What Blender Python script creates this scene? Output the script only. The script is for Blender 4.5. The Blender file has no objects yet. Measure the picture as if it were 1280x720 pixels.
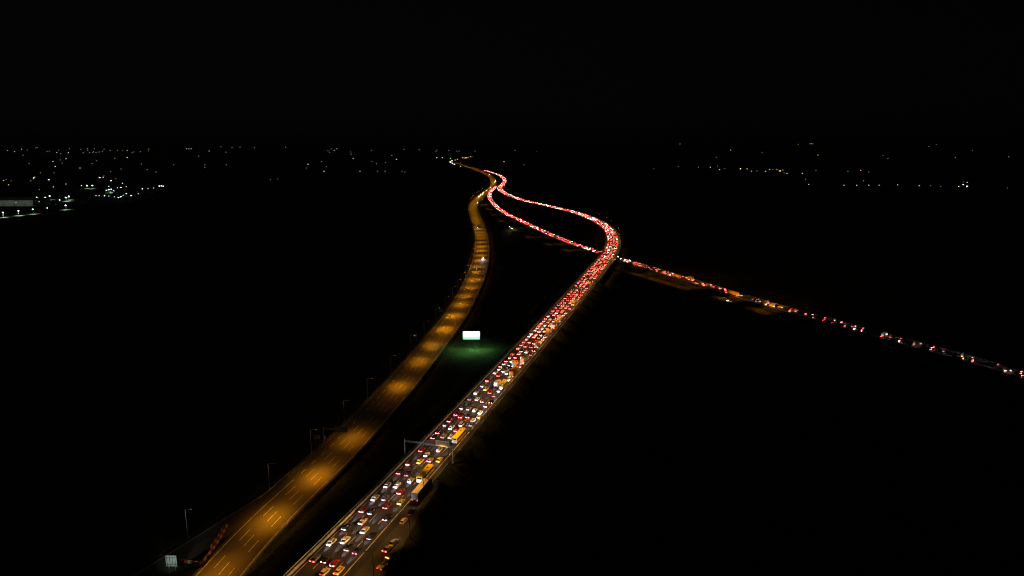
import bpy, math, random
from mathutils import Vector, Matrix
random.seed(11)
R = math.radians
sc = bpy.context.scene
COL = sc.collection

# ------------------------------------------------------------------ camera, sky, moon, exposure
H, FPX, PITCH = 140.0, 853.0, R(12.1)
cam_d = bpy.data.cameras.new("camera"); cam = bpy.data.objects.new("camera", cam_d); COL.objects.link(cam)
cam.location = (0, 0, H); cam.rotation_euler = (math.pi / 2 - PITCH, 0, 0)
cam_d.sensor_width = 36.0; cam_d.lens = FPX / 1280.0 * 36.0; cam_d.clip_start = 1.0; cam_d.clip_end = 80000.0
sc.camera = cam

w = bpy.data.worlds.new("World"); sc.world = w; w.use_nodes = True; w.cycles.sampling_method = 'NONE'
nt = w.node_tree; nt.nodes.clear()
sky = nt.nodes.new("ShaderNodeTexSky"); sky.sky_type = 'NISHITA'; sky.sun_disc = False
sky.sun_elevation = R(28); sky.sun_rotation = R(150)
bg = nt.nodes.new("ShaderNodeBackground"); bg.inputs[1].default_value = 0.00015
hs = nt.nodes.new("ShaderNodeHueSaturation"); hs.inputs["Saturation"].default_value = 0.25
out = nt.nodes.new("ShaderNodeOutputWorld")
nt.links.new(sky.outputs[0], hs.inputs["Color"]); nt.links.new(hs.outputs[0], bg.inputs[0]); nt.links.new(bg.outputs[0], out.inputs[0])

md = bpy.data.lights.new("moon", 'SUN'); md.energy = 0.012; md.angle = R(0.5); md.color = (1.0, 0.96, 0.9)
mo = bpy.data.objects.new("moon", md); COL.objects.link(mo); mo.rotation_euler = (R(62), 0, R(-150)); mo.location = (0, 0, 300)

sc.view_settings.view_transform = 'Standard'; sc.view_settings.look = 'None'
sc.view_settings.exposure = 0.0; sc.view_settings.gamma = 1.0; sc.view_settings.use_curve_mapping = False
sc.render.engine = 'CYCLES'
cy = sc.cycles
cy.filter_width = 1.15; cy.use_denoising = True; cy.denoiser = 'OPENIMAGEDENOISE'; cy.denoising_prefilter = 'NONE'; cy.use_adaptive_sampling = False; cy.max_bounces = 3; cy.diffuse_bounces = 2; cy.glossy_bounces = 2
cy.sample_clamp_indirect = 4.0; cy.use_light_tree = True; cy.caustics_reflective = False; cy.caustics_refractive = False
LAMP = 1.0

# ------------------------------------------------------------------ helpers
def at(px, py, z=0.0):
    dx, dy = (px - 640) / FPX, (360 - py) / FPX
    d = Vector((dx, math.cos(PITCH) + dy * math.sin(PITCH), -math.sin(PITCH) + dy * math.cos(PITCH)))
    t = (z - H) / d.z
    return Vector((d.x * t, d.y * t, z))

def at_dist(px, py, dist):
    """a point on the pixel's ray at a horizontal distance (for far lights near the horizon)"""
    dx, dy = (px - 640) / FPX, (360 - py) / FPX
    d = Vector((dx, math.cos(PITCH) + dy * math.sin(PITCH), -math.sin(PITCH) + dy * math.cos(PITCH)))
    t = dist / d.y
    return Vector((d.x * t, d.y * t, H + d.z * t))

class MB:
    def __init__(s): s.v = []; s.f = []; s.m = []
    def add(s, vs, fs, m=0):
        o = len(s.v); s.v += [tuple(p) for p in vs]
        for f in fs: s.f.append([i + o for i in f]); s.m.append(m)
    def box(s, c, d, m=0, M=None, taper=1.0):
        x, y, z = d[0] / 2, d[1] / 2, d[2] / 2
        vs = [Vector((sx * x * (taper if sz > 0 else 1), sy * y * (taper if sz > 0 else 1), sz * z)) + Vector(c) for sz in (-1, 1) for sx, sy in ((-1, -1), (1, -1), (1, 1), (-1, 1))]
        if M: vs = [M @ v for v in vs]
        s.add(vs, [(3, 2, 1, 0), (4, 5, 6, 7), (0, 1, 5, 4), (1, 2, 6, 5), (2, 3, 7, 6), (3, 0, 4, 7)], m)
    def tube(s, a, b, r0, r1=None, n=8, m=0, cap=True):
        a, b = Vector(a), Vector(b); r1 = r0 if r1 is None else r1
        d = (b - a).normalized(); u = d.orthogonal().normalized(); v = d.cross(u)
        vs = []
        for p, r in ((a, r0), (b, r1)):
            for k in range(n):
                t = 2 * math.pi * k / n; vs.append(p + u * (r * math.cos(t)) + v * (r * math.sin(t)))
        fs = [(k, (k + 1) % n, n + (k + 1) % n, n + k) for k in range(n)]
        if cap: fs += [tuple(range(n - 1, -1, -1)), tuple(range(n, 2 * n))]
        s.add(vs, fs, m)
    def loft(s, rings, m=0, cap=True):
        n = len(rings[0]); vs = [p for r in rings for p in r]; fs = []
        for i in range(len(rings) - 1):
            for k in range(n):
                fs.append((i * n + k, i * n + (k + 1) % n, (i + 1) * n + (k + 1) % n, (i + 1) * n + k))
        if cap: fs += [tuple(range(n - 1, -1, -1)), tuple(range((len(rings) - 1) * n, len(rings) * n))]
        s.add(vs, fs, m)
    def mesh(s, name, mats):
        me = bpy.data.meshes.new(name); me.from_pydata(s.v, [], s.f)
        for q in (mats if isinstance(mats, (list, tuple)) else [mats]): me.materials.append(q)
        me.polygons.foreach_set("material_index", s.m); me.update()
        return me
    def build(s, name, mats, parent=None, smooth=False):
        me = s.mesh(name, mats)
        if smooth: me.polygons.foreach_set("use_smooth", [True] * len(me.polygons))
        return link(name, me, parent)

def link(name, me, parent=None):
    o = bpy.data.objects.new(name, me); COL.objects.link(o)
    if parent: o.parent = parent
    return o
def empty(name, loc=(0, 0, 0), rz=0.0):
    o = bpy.data.objects.new(name, None); COL.objects.link(o); o.location = loc; o.rotation_euler = (0, 0, rz); o.empty_display_size = 0.5
    return o
def tag(o, label=None, cat=None, group=None, kind=None):
    if label: o["label"] = label
    if cat: o["category"] = cat
    if group: o["group"] = group
    if kind: o["kind"] = kind
    return o
KIDS = {}
def kids(o): return [c for c in KIDS.get(o.name, [])]
def note(o):
    """remember a prototype's children once (fast lookup while copying)"""
    KIDS[o.name] = list(o.children)
    for c in o.children: note(c)
def copy_tree(o, parent=None):
    c = o.copy(); COL.objects.link(c)
    if parent: c.parent = parent
    for ch in kids(o): copy_tree(ch, c)
    return c

# ------------------------------------------------------------------ materials
def new_mat(name):
    m = bpy.data.materials.new(name); m.use_nodes = True
    return m, m.node_tree.nodes["Principled BSDF"], m.node_tree
def mat(name, col, rough=0.6, metal=0.0, var=0.0, scale=3.0, spec=0.5, coat=0.0):
    m, b, t = new_mat(name)
    b.inputs["Roughness"].default_value = rough; b.inputs["Metallic"].default_value = metal
    b.inputs["Specular IOR Level"].default_value = spec; b.inputs["Coat Weight"].default_value = coat
    if var > 0:
        g = t.nodes.new("ShaderNodeNewGeometry"); n = t.nodes.new("ShaderNodeTexNoise"); n.inputs["Scale"].default_value = scale; n.inputs["Detail"].default_value = 5
        r = t.nodes.new("ShaderNodeValToRGB")
        r.color_ramp.elements[0].position = 0.3; r.color_ramp.elements[1].position = 0.7
        r.color_ramp.elements[0].color = tuple(c * (1 - var) for c in col) + (1,); r.color_ramp.elements[1].color = tuple(min(1, c * (1 + var)) for c in col) + (1,)
        t.links.new(g.outputs["Position"], n.inputs["Vector"]); t.links.new(n.outputs["Fac"], r.inputs[0]); t.links.new(r.outputs[0], b.inputs["Base Color"])
    else:
        b.inputs["Base Color"].default_value = tuple(col) + (1,)
    return m
def emit(name, col, strength, base=(0.2, 0.2, 0.2), lights=False):
    m, b, t = new_mat(name)
    m.cycles.emission_sampling = 'AUTO' if lights else 'NONE'
    b.inputs["Base Color"].default_value = tuple(base) + (1,); b.inputs["Roughness"].default_value = 0.4
    b.inputs["Emission Color"].default_value = tuple(col) + (1,); b.inputs["Emission Strength"].default_value = strength
    return m

def asphalt_mat(name, base):
    m, b, t = new_mat(name)
    g = t.nodes.new("ShaderNodeNewGeometry")
    n1 = t.nodes.new("ShaderNodeTexNoise"); n1.inputs["Scale"].default_value = 0.12; n1.inputs["Detail"].default_value = 6; n1.inputs["Roughness"].default_value = 0.65
    n2 = t.nodes.new("ShaderNodeTexNoise"); n2.inputs["Scale"].default_value = 2.5; n2.inputs["Detail"].default_value = 3
    mx = t.nodes.new("ShaderNodeMath"); mx.operation = 'ADD'
    r = t.nodes.new("ShaderNodeMapRange"); r.inputs[1].default_value = 0.7; r.inputs[2].default_value = 1.3; r.inputs[3].default_value = 0.65; r.inputs[4].default_value = 1.35
    mul = t.nodes.new("ShaderNodeMix"); mul.data_type = 'RGBA'; mul.blend_type = 'MULTIPLY'; mul.inputs[0].default_value = 1.0
    mul.inputs[6].default_value = tuple(base) + (1,)
    t.links.new(g.outputs["Position"], n1.inputs["Vector"]); t.links.new(g.outputs["Position"], n2.inputs["Vector"])
    t.links.new(n1.outputs["Fac"], mx.inputs[0]); t.links.new(n2.outputs["Fac"], mx.inputs[1]); t.links.new(mx.outputs[0], r.inputs[0])
    t.links.new(r.outputs[0], mul.inputs[7]); t.links.new(mul.outputs[2], b.inputs["Base Color"])
    b.inputs["Roughness"].default_value = 0.75; b.inputs["Specular IOR Level"].default_value = 0.3
    return m

def grass_mat(name, a, bcol, scale=0.05):
    m, b, t = new_mat(name)
    g = t.nodes.new("ShaderNodeNewGeometry")
    n1 = t.nodes.new("ShaderNodeTexNoise"); n1.inputs["Scale"].default_value = scale; n1.inputs["Detail"].default_value = 9; n1.inputs["Roughness"].default_value = 0.7
    n2 = t.nodes.new("ShaderNodeTexNoise"); n2.inputs["Scale"].default_value = scale * 14; n2.inputs["Detail"].default_value = 6; n2.inputs["Roughness"].default_value = 0.7
    ad = t.nodes.new("ShaderNodeMath"); ad.operation = 'ADD'
    r = t.nodes.new("ShaderNodeValToRGB"); r.color_ramp.elements[0].position = 0.45; r.color_ramp.elements[1].position = 0.57
    hf = t.nodes.new("ShaderNodeMath"); hf.operation = 'MULTIPLY'; hf.inputs[1].default_value = 0.5
    r.color_ramp.elements[0].color = tuple(a) + (1,); r.color_ramp.elements[1].color = tuple(bcol) + (1,)
    t.links.new(g.outputs["Position"], n1.inputs["Vector"]); t.links.new(g.outputs["Position"], n2.inputs["Vector"])
    t.links.new(n1.outputs["Fac"], ad.inputs[0]); t.links.new(n2.outputs["Fac"], ad.inputs[1]); t.links.new(ad.outputs[0], hf.inputs[0])
    t.links.new(hf.outputs[0], r.inputs[0]); t.links.new(r.outputs[0], b.inputs["Base Color"])
    b.inputs["Roughness"].default_value = 0.95; b.inputs["Specular IOR Level"].default_value = 0.1
    return m

def paint_mat():
    m, b, t = new_mat("road_paint")
    g = t.nodes.new("ShaderNodeNewGeometry"); n = t.nodes.new("ShaderNodeTexNoise"); n.inputs["Scale"].default_value = 1.3; n.inputs["Detail"].default_value = 5
    r = t.nodes.new("ShaderNodeValToRGB"); r.color_ramp.elements[0].position = 0.35; r.color_ramp.elements[1].position = 0.55
    r.color_ramp.elements[0].color = (0.35, 0.34, 0.32, 1); r.color_ramp.elements[1].color = (0.8, 0.79, 0.76, 1)
    t.links.new(g.outputs["Position"], n.inputs["Vector"]); t.links.new(n.outputs["Fac"], r.inputs[0]); t.links.new(r.outputs[0], b.inputs["Base Color"])
    b.inputs["Roughness"].default_value = 0.6
    return m

M = dict(
    ground=grass_mat("field_soil", (0.014, 0.019, 0.007), (0.045, 0.058, 0.020)),
    bank=grass_mat("bank_grass", (0.014, 0.017, 0.008), (0.045, 0.050, 0.022), 0.09),
    asphalt=asphalt_mat("asphalt", (0.037, 0.0345, 0.033)),
    asphalt_old=asphalt_mat("worn_asphalt", (0.060, 0.055, 0.050)),
    paint=paint_mat(),
    concrete=mat("concrete", (0.26, 0.255, 0.245), 0.85, var=0.25, scale=0.6),
    galv=mat("galvanised_steel", (0.42, 0.43, 0.44), 0.45, 0.6, var=0.12, scale=1.5),
    pole=mat("lamp_post_steel", (0.50, 0.50, 0.49), 0.5, 0.0),
    darkpole=mat("dark_steel", (0.028, 0.028, 0.028), 0.6, 0.2),
    sign_back=mat("sign_back_panel", (0.38, 0.40, 0.38), 0.55, 0.1, var=0.1, scale=2),
    sign_face=mat("direction_sign_face", (0.26, 0.17, 0.06), 0.5, var=0.12, scale=1.2),
    sign_edge=mat("sign_border", (0.7, 0.68, 0.62), 0.5),
    red=mat("red_plastic", (0.45, 0.04, 0.03), 0.5), white=mat("white_plastic", (0.75, 0.73, 0.70), 0.5),
    tyre=mat("tyre_rubber", (0.015, 0.015, 0.015), 0.9), rim=mat("alloy_rim", (0.35, 0.35, 0.36), 0.35, 0.8),
    glass=mat("vehicle_glass", (0.012, 0.014, 0.016), 0.08, spec=0.6), plate=mat("number_plate_white", (0.75, 0.75, 0.72), 0.5),
    chassis=mat("chassis_black", (0.02, 0.02, 0.02), 0.8), tarp=mat("trailer_tarpaulin", (0.62, 0.55, 0.42), 0.65, var=0.1, scale=1.2),
    leaf=mat("shrub_leaf", (0.055, 0.075, 0.025), 0.8, var=0.5, scale=2.0), bark=mat("bark", (0.07, 0.05, 0.035), 0.9),
    shed=mat("shed_cladding", (0.55, 0.58, 0.50), 0.6, var=0.06, scale=0.2), shed_roof=mat("shed_roof", (0.14, 0.15, 0.14), 0.7, var=0.15, scale=0.1),
)
PAINT = {
    'white': mat("paint_white", (0.78, 0.77, 0.75), 0.3, coat=0.5), 'silver': mat("paint_silver", (0.42, 0.43, 0.44), 0.3, 0.4, coat=0.5),
    'grey': mat("paint_grey", (0.11, 0.11, 0.115), 0.3, 0.2, coat=0.5), 'black': mat("paint_black", (0.012, 0.012, 0.013), 0.25, coat=0.6),
    'red': mat("paint_red", (0.28, 0.015, 0.012), 0.3, coat=0.5), 'blue': mat("paint_blue", (0.03, 0.06, 0.18), 0.3, coat=0.5),
    'yellow': mat("paint_yellow", (0.80, 0.52, 0.02), 0.35, coat=0.4), 'beige': mat("paint_beige", (0.52, 0.44, 0.32), 0.35, coat=0.4),
    'orange': mat("paint_orange", (0.75, 0.33, 0.05), 0.4, coat=0.3),
}
TAIL = {
    'b': emit("brake_light_glow", (1.0, 0.11, 0.10), 48.0, (0.6, 0.05, 0.05), True),
    'r': emit("tail_light_glow", (1.0, 0.07, 0.07), 22.0, (0.6, 0.05, 0.05), True),
    'o': emit("unlit_tail_lens", (1.0, 0.06, 0.06), .15, (0.25, 0.02, 0.02)),
    'd': emit("dim_tail_light_glow", (1.0, 0.06, 0.06), 6.0, (0.6, 0.05, 0.05)),
}
TAILN = {k: emit('small_' + k + '_tail_glow', m_[0], m_[1], (0.6, 0.05, 0.05)) for k, m_ in {'b': ((1.0, 0.11, 0.10), 48.0), 'r': ((1.0, 0.07, 0.07), 22.0), 'd': ((1.0, 0.06, 0.06), 6.0), 'o': ((1.0, .06, .06), .15)}.items()}
HEADL = emit("headlight_glow", (0.90, 0.95, 1.0), 40.0, (0.6, 0.6, 0.6))
HEADL_ON = emit("oncoming_headlight_glow", (0.92, 1.0, 0.95), 260.0, (0.6, 0.6, 0.6))
HEADL_WARM = emit("oncoming_warm_headlight_glow", (1.0, 0.80, 0.45), 170.0, (0.6, 0.6, 0.6))
SODIUM = (1.0, 0.34, 0.010)
LENS = emit("sodium_lamp_lens", SODIUM, 30.0)
LENS_W = emit("white_lamp_lens", (0.8, 1.0, 0.95), 20.0)

# ------------------------------------------------------------------ paths
class Path:
    STEP = 5.0
    def __init__(s, pix, zs, sigma=22.0, lead=70.0):
        P = [at(p[0], p[1], z) for p, z in zip(pix, zs)]
        P = [P[0] - (P[1] - P[0]).normalized() * lead] + P
        Q = []
        for i in range(len(P) - 1):
            p0, p1, p2, p3 = P[max(i - 1, 0)], P[i], P[i + 1], P[min(i + 2, len(P) - 1)]
            n = max(2, int((p2 - p1).length / 2))
            d1, d2, d0 = (p2 - p1).length ** .5, (p3 - p2).length ** .5 or 1, (p1 - p0).length ** .5 or 1
            m1 = ((p1 - p0) / d0 - (p2 - p0) / (d0 + d1) + (p2 - p1) / d1) * d1 if i > 0 else (p2 - p1)
            m2 = ((p2 - p1) / d1 - (p3 - p1) / (d1 + d2) + (p3 - p2) / d2) * d1 if i < len(P) - 2 else (p2 - p1)
            for k in range(n):
                t = k / n; t2, t3 = t * t, t * t * t
                Q.append(p1 * (2 * t3 - 3 * t2 + 1) + m1 * (t3 - 2 * t2 + t) + p2 * (-2 * t3 + 3 * t2) + m2 * (t3 - t2))
        Q.append(P[-1])
        Q = s.resample(Q)
        it = int(2 * (sigma / s.STEP) ** 2)
        for _ in range(it):
            Q = [Q[0]] + [Q[i] * 0.5 + (Q[i - 1] + Q[i + 1]) * 0.25 for i in range(1, len(Q) - 1)] + [Q[-1]]
        s.p = s.resample(Q); s.n = len(s.p); s.len = (s.n - 1) * s.STEP
        s.t = []
        for i in range(s.n):
            d = s.p[min(i + 1, s.n - 1)] - s.p[max(i - 1, 0)]; s.t.append(d.normalized())
        s.r = [Vector((t.y, -t.x, 0)).normalized() for t in s.t]
    def resample(s, Q):
        out = [Q[0]]; need = s.STEP
        for a, b in zip(Q, Q[1:]):
            L = (b - a).length; pos = 0.0
            while L - pos >= need:
                pos += need; out.append(a.lerp(b, pos / L)); need = s.STEP
            need -= (L - pos)
        return out
    def frame(s, d):
        f = min(max(d / s.STEP, 0), s.n - 1.001); i = int(f); u = f - i
        return s.p[i].lerp(s.p[i + 1], u), s.t[i].lerp(s.t[i + 1], u).normalized(), s.r[i].lerp(s.r[i + 1], u).normalized()
    def pos(s, d, lat, dz=0.0):
        p, t, r = s.frame(d)
        return p + r * lat + Vector((0, 0, dz))
    def yaw(s, d):
        t = s.frame(d)[1]
        return math.atan2(-t.x, t.y)
    def locate(s, q):
        i = min(range(s.n), key=lambda k: (s.p[k].x - q.x) ** 2 + (s.p[k].y - q.y) ** 2)
        dv = q - s.p[i]; dv.z = 0
        return i * s.STEP + dv.dot(s.t[i]), dv.dot(s.r[i])
    def s_at_py(s, py, after=0.0):
        """station whose point lies in the row py of the picture (used to lay out spans)"""
        best = None
        for i in range(int(after / s.STEP), s.n):
            v = s.p[i] - Vector((0, 0, H)); dep = v.y * math.cos(PITCH) - v.z * math.sin(PITCH)
            if dep <= 1: continue
            y = 360 - FPX * (v.y * math.sin(PITCH) + v.z * math.cos(PITCH)) / dep
            if y <= py: return i * s.STEP
        return s.len

def strip(path, s0, s1, l0, l1, dz0, dz1=None, step=5.0, mb=None, m=0):
    mb = mb or MB(); dz1 = dz0 if dz1 is None else dz1
    n = max(1, int(math.ceil((s1 - s0) / step))); vs = []; fs = []
    for k in range(n + 1):
        d = s0 + (s1 - s0) * k / n
        a = l0(d) if callable(l0) else l0; b = l1(d) if callable(l1) else l1
        za = dz0(d) if callable(dz0) else dz0; zb = dz1(d) if callable(dz1) else dz1
        vs += [path.pos(d, a, za), path.pos(d, b, zb)]
        if k: fs.append((2 * k - 2, 2 * k - 1, 2 * k + 1, 2 * k))
    mb.add(vs, fs, m); return mb

def dashes(path, s0, s1, lat, w=0.16, dash=6.0, gap=9.0, dz=0.02, mb=None):
    mb = mb or MB(); d = s0
    while d + dash < s1:
        strip(path, d, d + dash, lat - w / 2, lat + w / 2, dz, mb=mb); d += dash + gap
    return mb

# main jammed carriageway: its reference line is the foot of the left barrier
main_px = [(363, 719), (421, 662), (482.5, 600), (521.7, 561), (572.5, 508), (624, 455), (667, 410), (708, 367), (729, 343), (752, 317), (757.5, 303), (757, 294),
           (753, 286.5), (745, 279.5), (732.5, 273), (720, 267.8), (702, 262.8), (686, 258.8), (669, 255), (652, 251.3), (640, 247.3), (632, 244.2), (625, 240.3),
           (621.5, 237), (621.2, 234.5), (623.5, 232), (626, 229.5), (627.5, 227), (627.5, 224.5), (626, 222), (623, 219.8), (618, 217.6), (610, 215), (600, 211.5), (588, 207.5), (574, 203), (563, 199)]
def main_z(py):
    pts = [(740, 5), (480, 5), (400, 7.5), (345, 9.5), (300, 9.5), (265, 6), (240, 2.0), (225, 1.0), (190, 0.8)]
    for (a, za), (b, zb) in zip(pts, pts[1:]):
        if py >= b: return za + (zb - za) * (a - py) / (a - b)
    return 0.8
MAIN = Path(main_px, [main_z(p[1]) for p in main_px])
# empty carriageway: reference line is its right edge line
left_px = [(300, 720), (350, 657.5), (430, 582.5), (469, 540), (504, 498.6), (523, 476), (559, 428), (567, 417), (587, 387), (600, 360), (608, 337), (611, 317),
           (610.5, 303), (608, 290), (604, 279), (600, 270.5), (597, 263), (596.5, 257.5), (598.5, 252.5), (603, 247.5), (609, 242), (615.5, 236.8), (619, 233), (620.5, 229.5),
           (619.8, 225.5), (617.5, 222), (613.5, 219), (606, 215.5), (597, 212), (584, 207.5), (571, 203)]
LEFT = Path(left_px, [0.5] * len(left_px))
branch_px = [(1300, 475.5), (1280, 469), (1216, 450), (1150, 433), (1090, 416), (1050, 405.5), (1000, 391.5), (950, 378), (900, 362), (850, 347), (800, 331.5), (775, 324), (748, 315.5),
             (717, 305), (686, 292.5), (657, 279), (634, 268), (619.5, 257.5), (612.5, 248), (612.5, 240.5), (618, 235), (623, 231.2)]
BRANCH = Path(branch_px, [0.7] * len(branch_px))
side_px = [(1290, 494), (1200, 466), (1100, 437), (1020, 414), (950, 388.5), (905, 374), (850, 359), (800, 344), (770, 335), (740, 324), (712, 314), (670, 300), (640, 285), (619, 270), (609, 260), (603, 251), (603, 247.5)]
SIDE = Path(side_px, [0.45] * len(side_px))

# ------------------------------------------------------------------ setting: ground, roads
g = MB(); S = 40000
g.add([(-S, -2000, -0.25), (S, -2000, -0.25), (S, S, -0.25), (-S, S, -0.25)], [(0, 1, 2, 3)])
tag(g.build("ground", M['ground']), kind="structure")

S_BR0, S_BR1 = MAIN.s_at_py(352), MAIN.s_at_py(300)
S_END = MAIN.len
lane_w, l_in = 3.7, 1.3
LANE_M = [l_in + lane_w * (i + 0.5) for i in range(4)]
EDGE_M = l_in + 4 * lane_w
road = strip(MAIN, 0, S_END, -0.5, EDGE_M + 3.2, 0.0)
ro = road.build("road", M['asphalt']); tag(ro, "wide four lane motorway carriageway packed with traffic", kind="structure")
mk = MB()
strip(MAIN, 0, S_END, l_in - 0.30, l_in - 0.08, 0.02, mb=mk); strip(MAIN, 0, S_END, EDGE_M + 0.05, EDGE_M + 0.30, 0.02, mb=mk)
for i in (1, 2, 3): dashes(MAIN, 0, 1200, l_in + lane_w * i, 0.18, 6, 9, mb=mk)
mk.build("lane_markings", M['paint'], ro)

bk = MB()
for a, b in ((0, S_BR0), (S_BR1, S_END)):
    strip(MAIN, a, b, lambda d: -0.5, lambda d: -1.8 - 1.6 * MAIN.frame(d)[0].z, 0.0, lambda d: -MAIN.frame(d)[0].z - 0.35, mb=bk)
    strip(MAIN, a, b, lambda d: EDGE_M + 3.2, lambda d: EDGE_M + 4.6 + 1.6 * MAIN.frame(d)[0].z, 0.0, lambda d: -MAIN.frame(d)[0].z - 0.35, mb=bk)
tag(bk.build("terrain", M['bank']), kind="structure")

# empty carriageway
LANE_L = [-(0.6 + 3.4 * (i + 0.5)) for i in range(4)]
S_MRG = LEFT.s_at_py(655)
wl = lambda d: -15.6 - 3.6 * min(1, max(0, (d - S_MRG) / 25.0))
lr = strip(LEFT, 0, LEFT.len, wl, 1.2, 0.0)
lo = lr.build("road", M['asphalt_old']); tag(lo, kind="structure")
mk = MB()
strip(LEFT, 0, LEFT.len, -0.12, 0.12, 0.02, mb=mk)
strip(LEFT, 0, S_MRG + 28, -14.55, -14.25, 0.02, mb=mk); strip(LEFT, S_MRG + 30, LEFT.len, -18.35, -18.10, 0.02, mb=mk)
dashes(LEFT, S_MRG + 34, 800, -14.4, 0.30, 4.0, 5.0, mb=mk)
for i in (1, 2, 3): dashes(LEFT, 3 * i, 1000, -(0.6 + 3.4 * i), 0.18, 7, 9, mb=mk)
mk.build("lane_markings", M['paint'], lo)
bk = MB()
strip(LEFT, 0, LEFT.len, 1.2, 4.0, 0.0, -0.8, mb=bk); strip(LEFT, 0, LEFT.len, lambda d: wl(d) - 3.0, wl, -0.8, 0.0, mb=bk)
tag(bk.build("terrain", M['bank']), kind="structure")
# slip road closed off by plastic barriers
SLIP = Path([(190, 715), (246, 680), (300, 645), (345, 617), (372, 595)], [0.42] * 5, sigma=8)
so = strip(SLIP, 0, SLIP.len, -4.5, 6.0, 0.0).build("road", M['asphalt_old']); tag(so, kind="structure")
mk = MB(); strip(SLIP, 0, SLIP.len, -3.9, -3.7, 0.02, mb=mk); mk.build("lane_markings", M['paint'], so)
# branch and side road
LANE_B = [-3.7, 0.0, 3.7]
bo = strip(BRANCH, 0, BRANCH.len, -7.0, 7.0, 0.0).build("road", M['asphalt']); tag(bo, kind="structure")
mk = MB(); strip(BRANCH, 0, BRANCH.len, -5.75, -5.55, 0.02, mb=mk); strip(BRANCH, 0, BRANCH.len, 5.55, 5.75, 0.02, mb=mk)
for l in (-1.85, 1.85): dashes(BRANCH, 0, 900, l, 0.18, mb=mk)
mk.build("lane_markings", M['paint'], bo)
bk = MB(); strip(BRANCH, 0, BRANCH.len, 7.0, 10.0, 0.0, -1.0, mb=bk); strip(BRANCH, 0, BRANCH.len, -10.0, -7.0, -1.0, 0.0, mb=bk)
tag(bk.build("terrain", M['bank']), kind="structure")
do = strip(SIDE, 0, SIDE.len, -4.5, 4.5, 0.0).build("road", M['asphalt_old']); tag(do, kind="structure")
mk = MB(); strip(SIDE, 0, SIDE.len, -4.0, -3.8, 0.02, mb=mk); strip(SIDE, 0, SIDE.len, 3.8, 4.0, 0.02, mb=mk); dashes(SIDE, 0, 900, 0, 0.18, mb=mk)
mk.build("lane_markings", M['paint'], do)
# lay-by right of the jam
lb = MB(); zl = 4.985
outer = [(405, 745), (480, 735), (494, 705), (507, 676), (524, 645), (552, 603)]
inner = [(395, 752), (432, 715), (457, 687), (478, 661), (505, 631), (545, 599)]
for (a, b, c, d) in zip(outer, outer[1:], inner[1:], inner): lb.add([at(*a, zl), at(*b, zl), at(*c, zl), at(*d, zl)], [(0, 1, 2, 3)])
tag(lb.build("pavement", M['asphalt_old']), kind="structure")
bk = MB()
for a, b in zip(outer, outer[1:]):
    A, B = at(*a, zl), at(*b, zl); off = Vector((9, -1, -5.4)); bk.add([A, A + off, B + off, B], [(0, 1, 2, 3)])
tag(bk.build("terrain", M['bank']), kind="structure")

# ------------------------------------------------------------------ bridge, barriers
br = empty("bridge", MAIN.pos((S_BR0 + S_BR1) / 2, 9)); inv = Matrix.Translation(-br.location)
def under(mb): mb.v = [tuple(Vector(p) - br.location) for p in mb.v]; return mb
dk = MB()
for lat in (-0.9, EDGE_M + 3.2):
    strip(MAIN, S_BR0, S_BR1, lat, lat + 0.4, -0.05, mb=dk); strip(MAIN, S_BR0, S_BR1, lat, lat, -1.6, -0.05, mb=dk); strip(MAIN, S_BR0, S_BR1, lat + 0.4, lat + 0.4, -0.05, -1.6, mb=dk)
strip(MAIN, S_BR0, S_BR1, -0.9, EDGE_M + 3.6, -1.6, mb=dk)
tag(br, "long concrete bridge carrying the jammed motorway over the branch road", "bridge")
under(dk).build("deck", M['concrete'], br)
d = S_BR0 + 14
while d < S_BR1 - 6:
    p = MAIN.pos(d, 9)
    if abs(BRANCH.locate(p)[1]) > 9 and abs(SIDE.locate(p)[1]) > 7:
        pr = MB(); c = MAIN.pos(d, 9); c.z = 0
        for lt in (3, 15): a = MAIN.pos(d, lt); pr.tube((a.x, a.y, -0.5), (a.x, a.y, a.z - 2.6), 0.8, n=10)
        a, b = MAIN.pos(d, 1, -2.1), MAIN.pos(d, 17, -2.1); pr.tube(a, b, 0.7, n=8)
        under(pr).build("pier", M['concrete'], br)
    d += 26
for d in (S_BR0, S_BR1):
    ab = MB()
    a, b = MAIN.pos(d, -0.9, -1.62), MAIN.pos(d, EDGE_M + 3.6, -1.62); ab.add([a, b, (b.x, b.y, -1), (a.x, a.y, -1)], [(0, 1, 2, 3)])
    under(ab).build("abutment", M['concrete'], br)

def barrier(path, s0, s1, lat, dz=0.0, h=0.85, name="concrete_barrier"):
    mb = MB(); prof = [(-0.30, 0), (-0.22, 0.2), (-0.09, 0.35), (-0.07, h), (0.07, h), (0.09, 0.35), (0.22, 0.2), (0.30, 0)]
    n = int((s1 - s0) / 6); rings = []
    for k in range(n + 1):
        d = s0 + (s1 - s0) * k / n; rings.append([path.pos(d, lat + a, dz + b) for a, b in prof])
    mb.loft(rings); return mb.build(name, M['concrete'])
def guardrail(path, s0, s1, lat, step=4.0, label=None, group=None, m=None):
    root = empty("guardrail", path.pos(s0, lat)); o = root.location
    rl = MB(); n = int((s1 - s0) / 4); prof = [(-0.04, 0.45), (0.04, 0.52), (-0.03, 0.60), (0.04, 0.68), (-0.04, 0.76), (-0.08, 0.76), (-0.08, 0.45)]
    rl.loft([[path.pos(s0 + (s1 - s0) * k / n, lat + a, b) - o for a, b in prof] for k in range(n + 1)])
    rl.build("rail", m or M['galv'], root)
    ps = MB(); d = s0 + 2; k = 0
    while d < s1 and k < 400:
        p = path.pos(d, lat - 0.14) - o; ps.box((p.x, p.y, p.z + 0.2), (0.12, 0.12, 1.0)); d += step; k += 1
    tag(ps.build("post", M['galv'], root), kind="stuff")
    tag(root, label, "guardrail", group); return root
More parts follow.
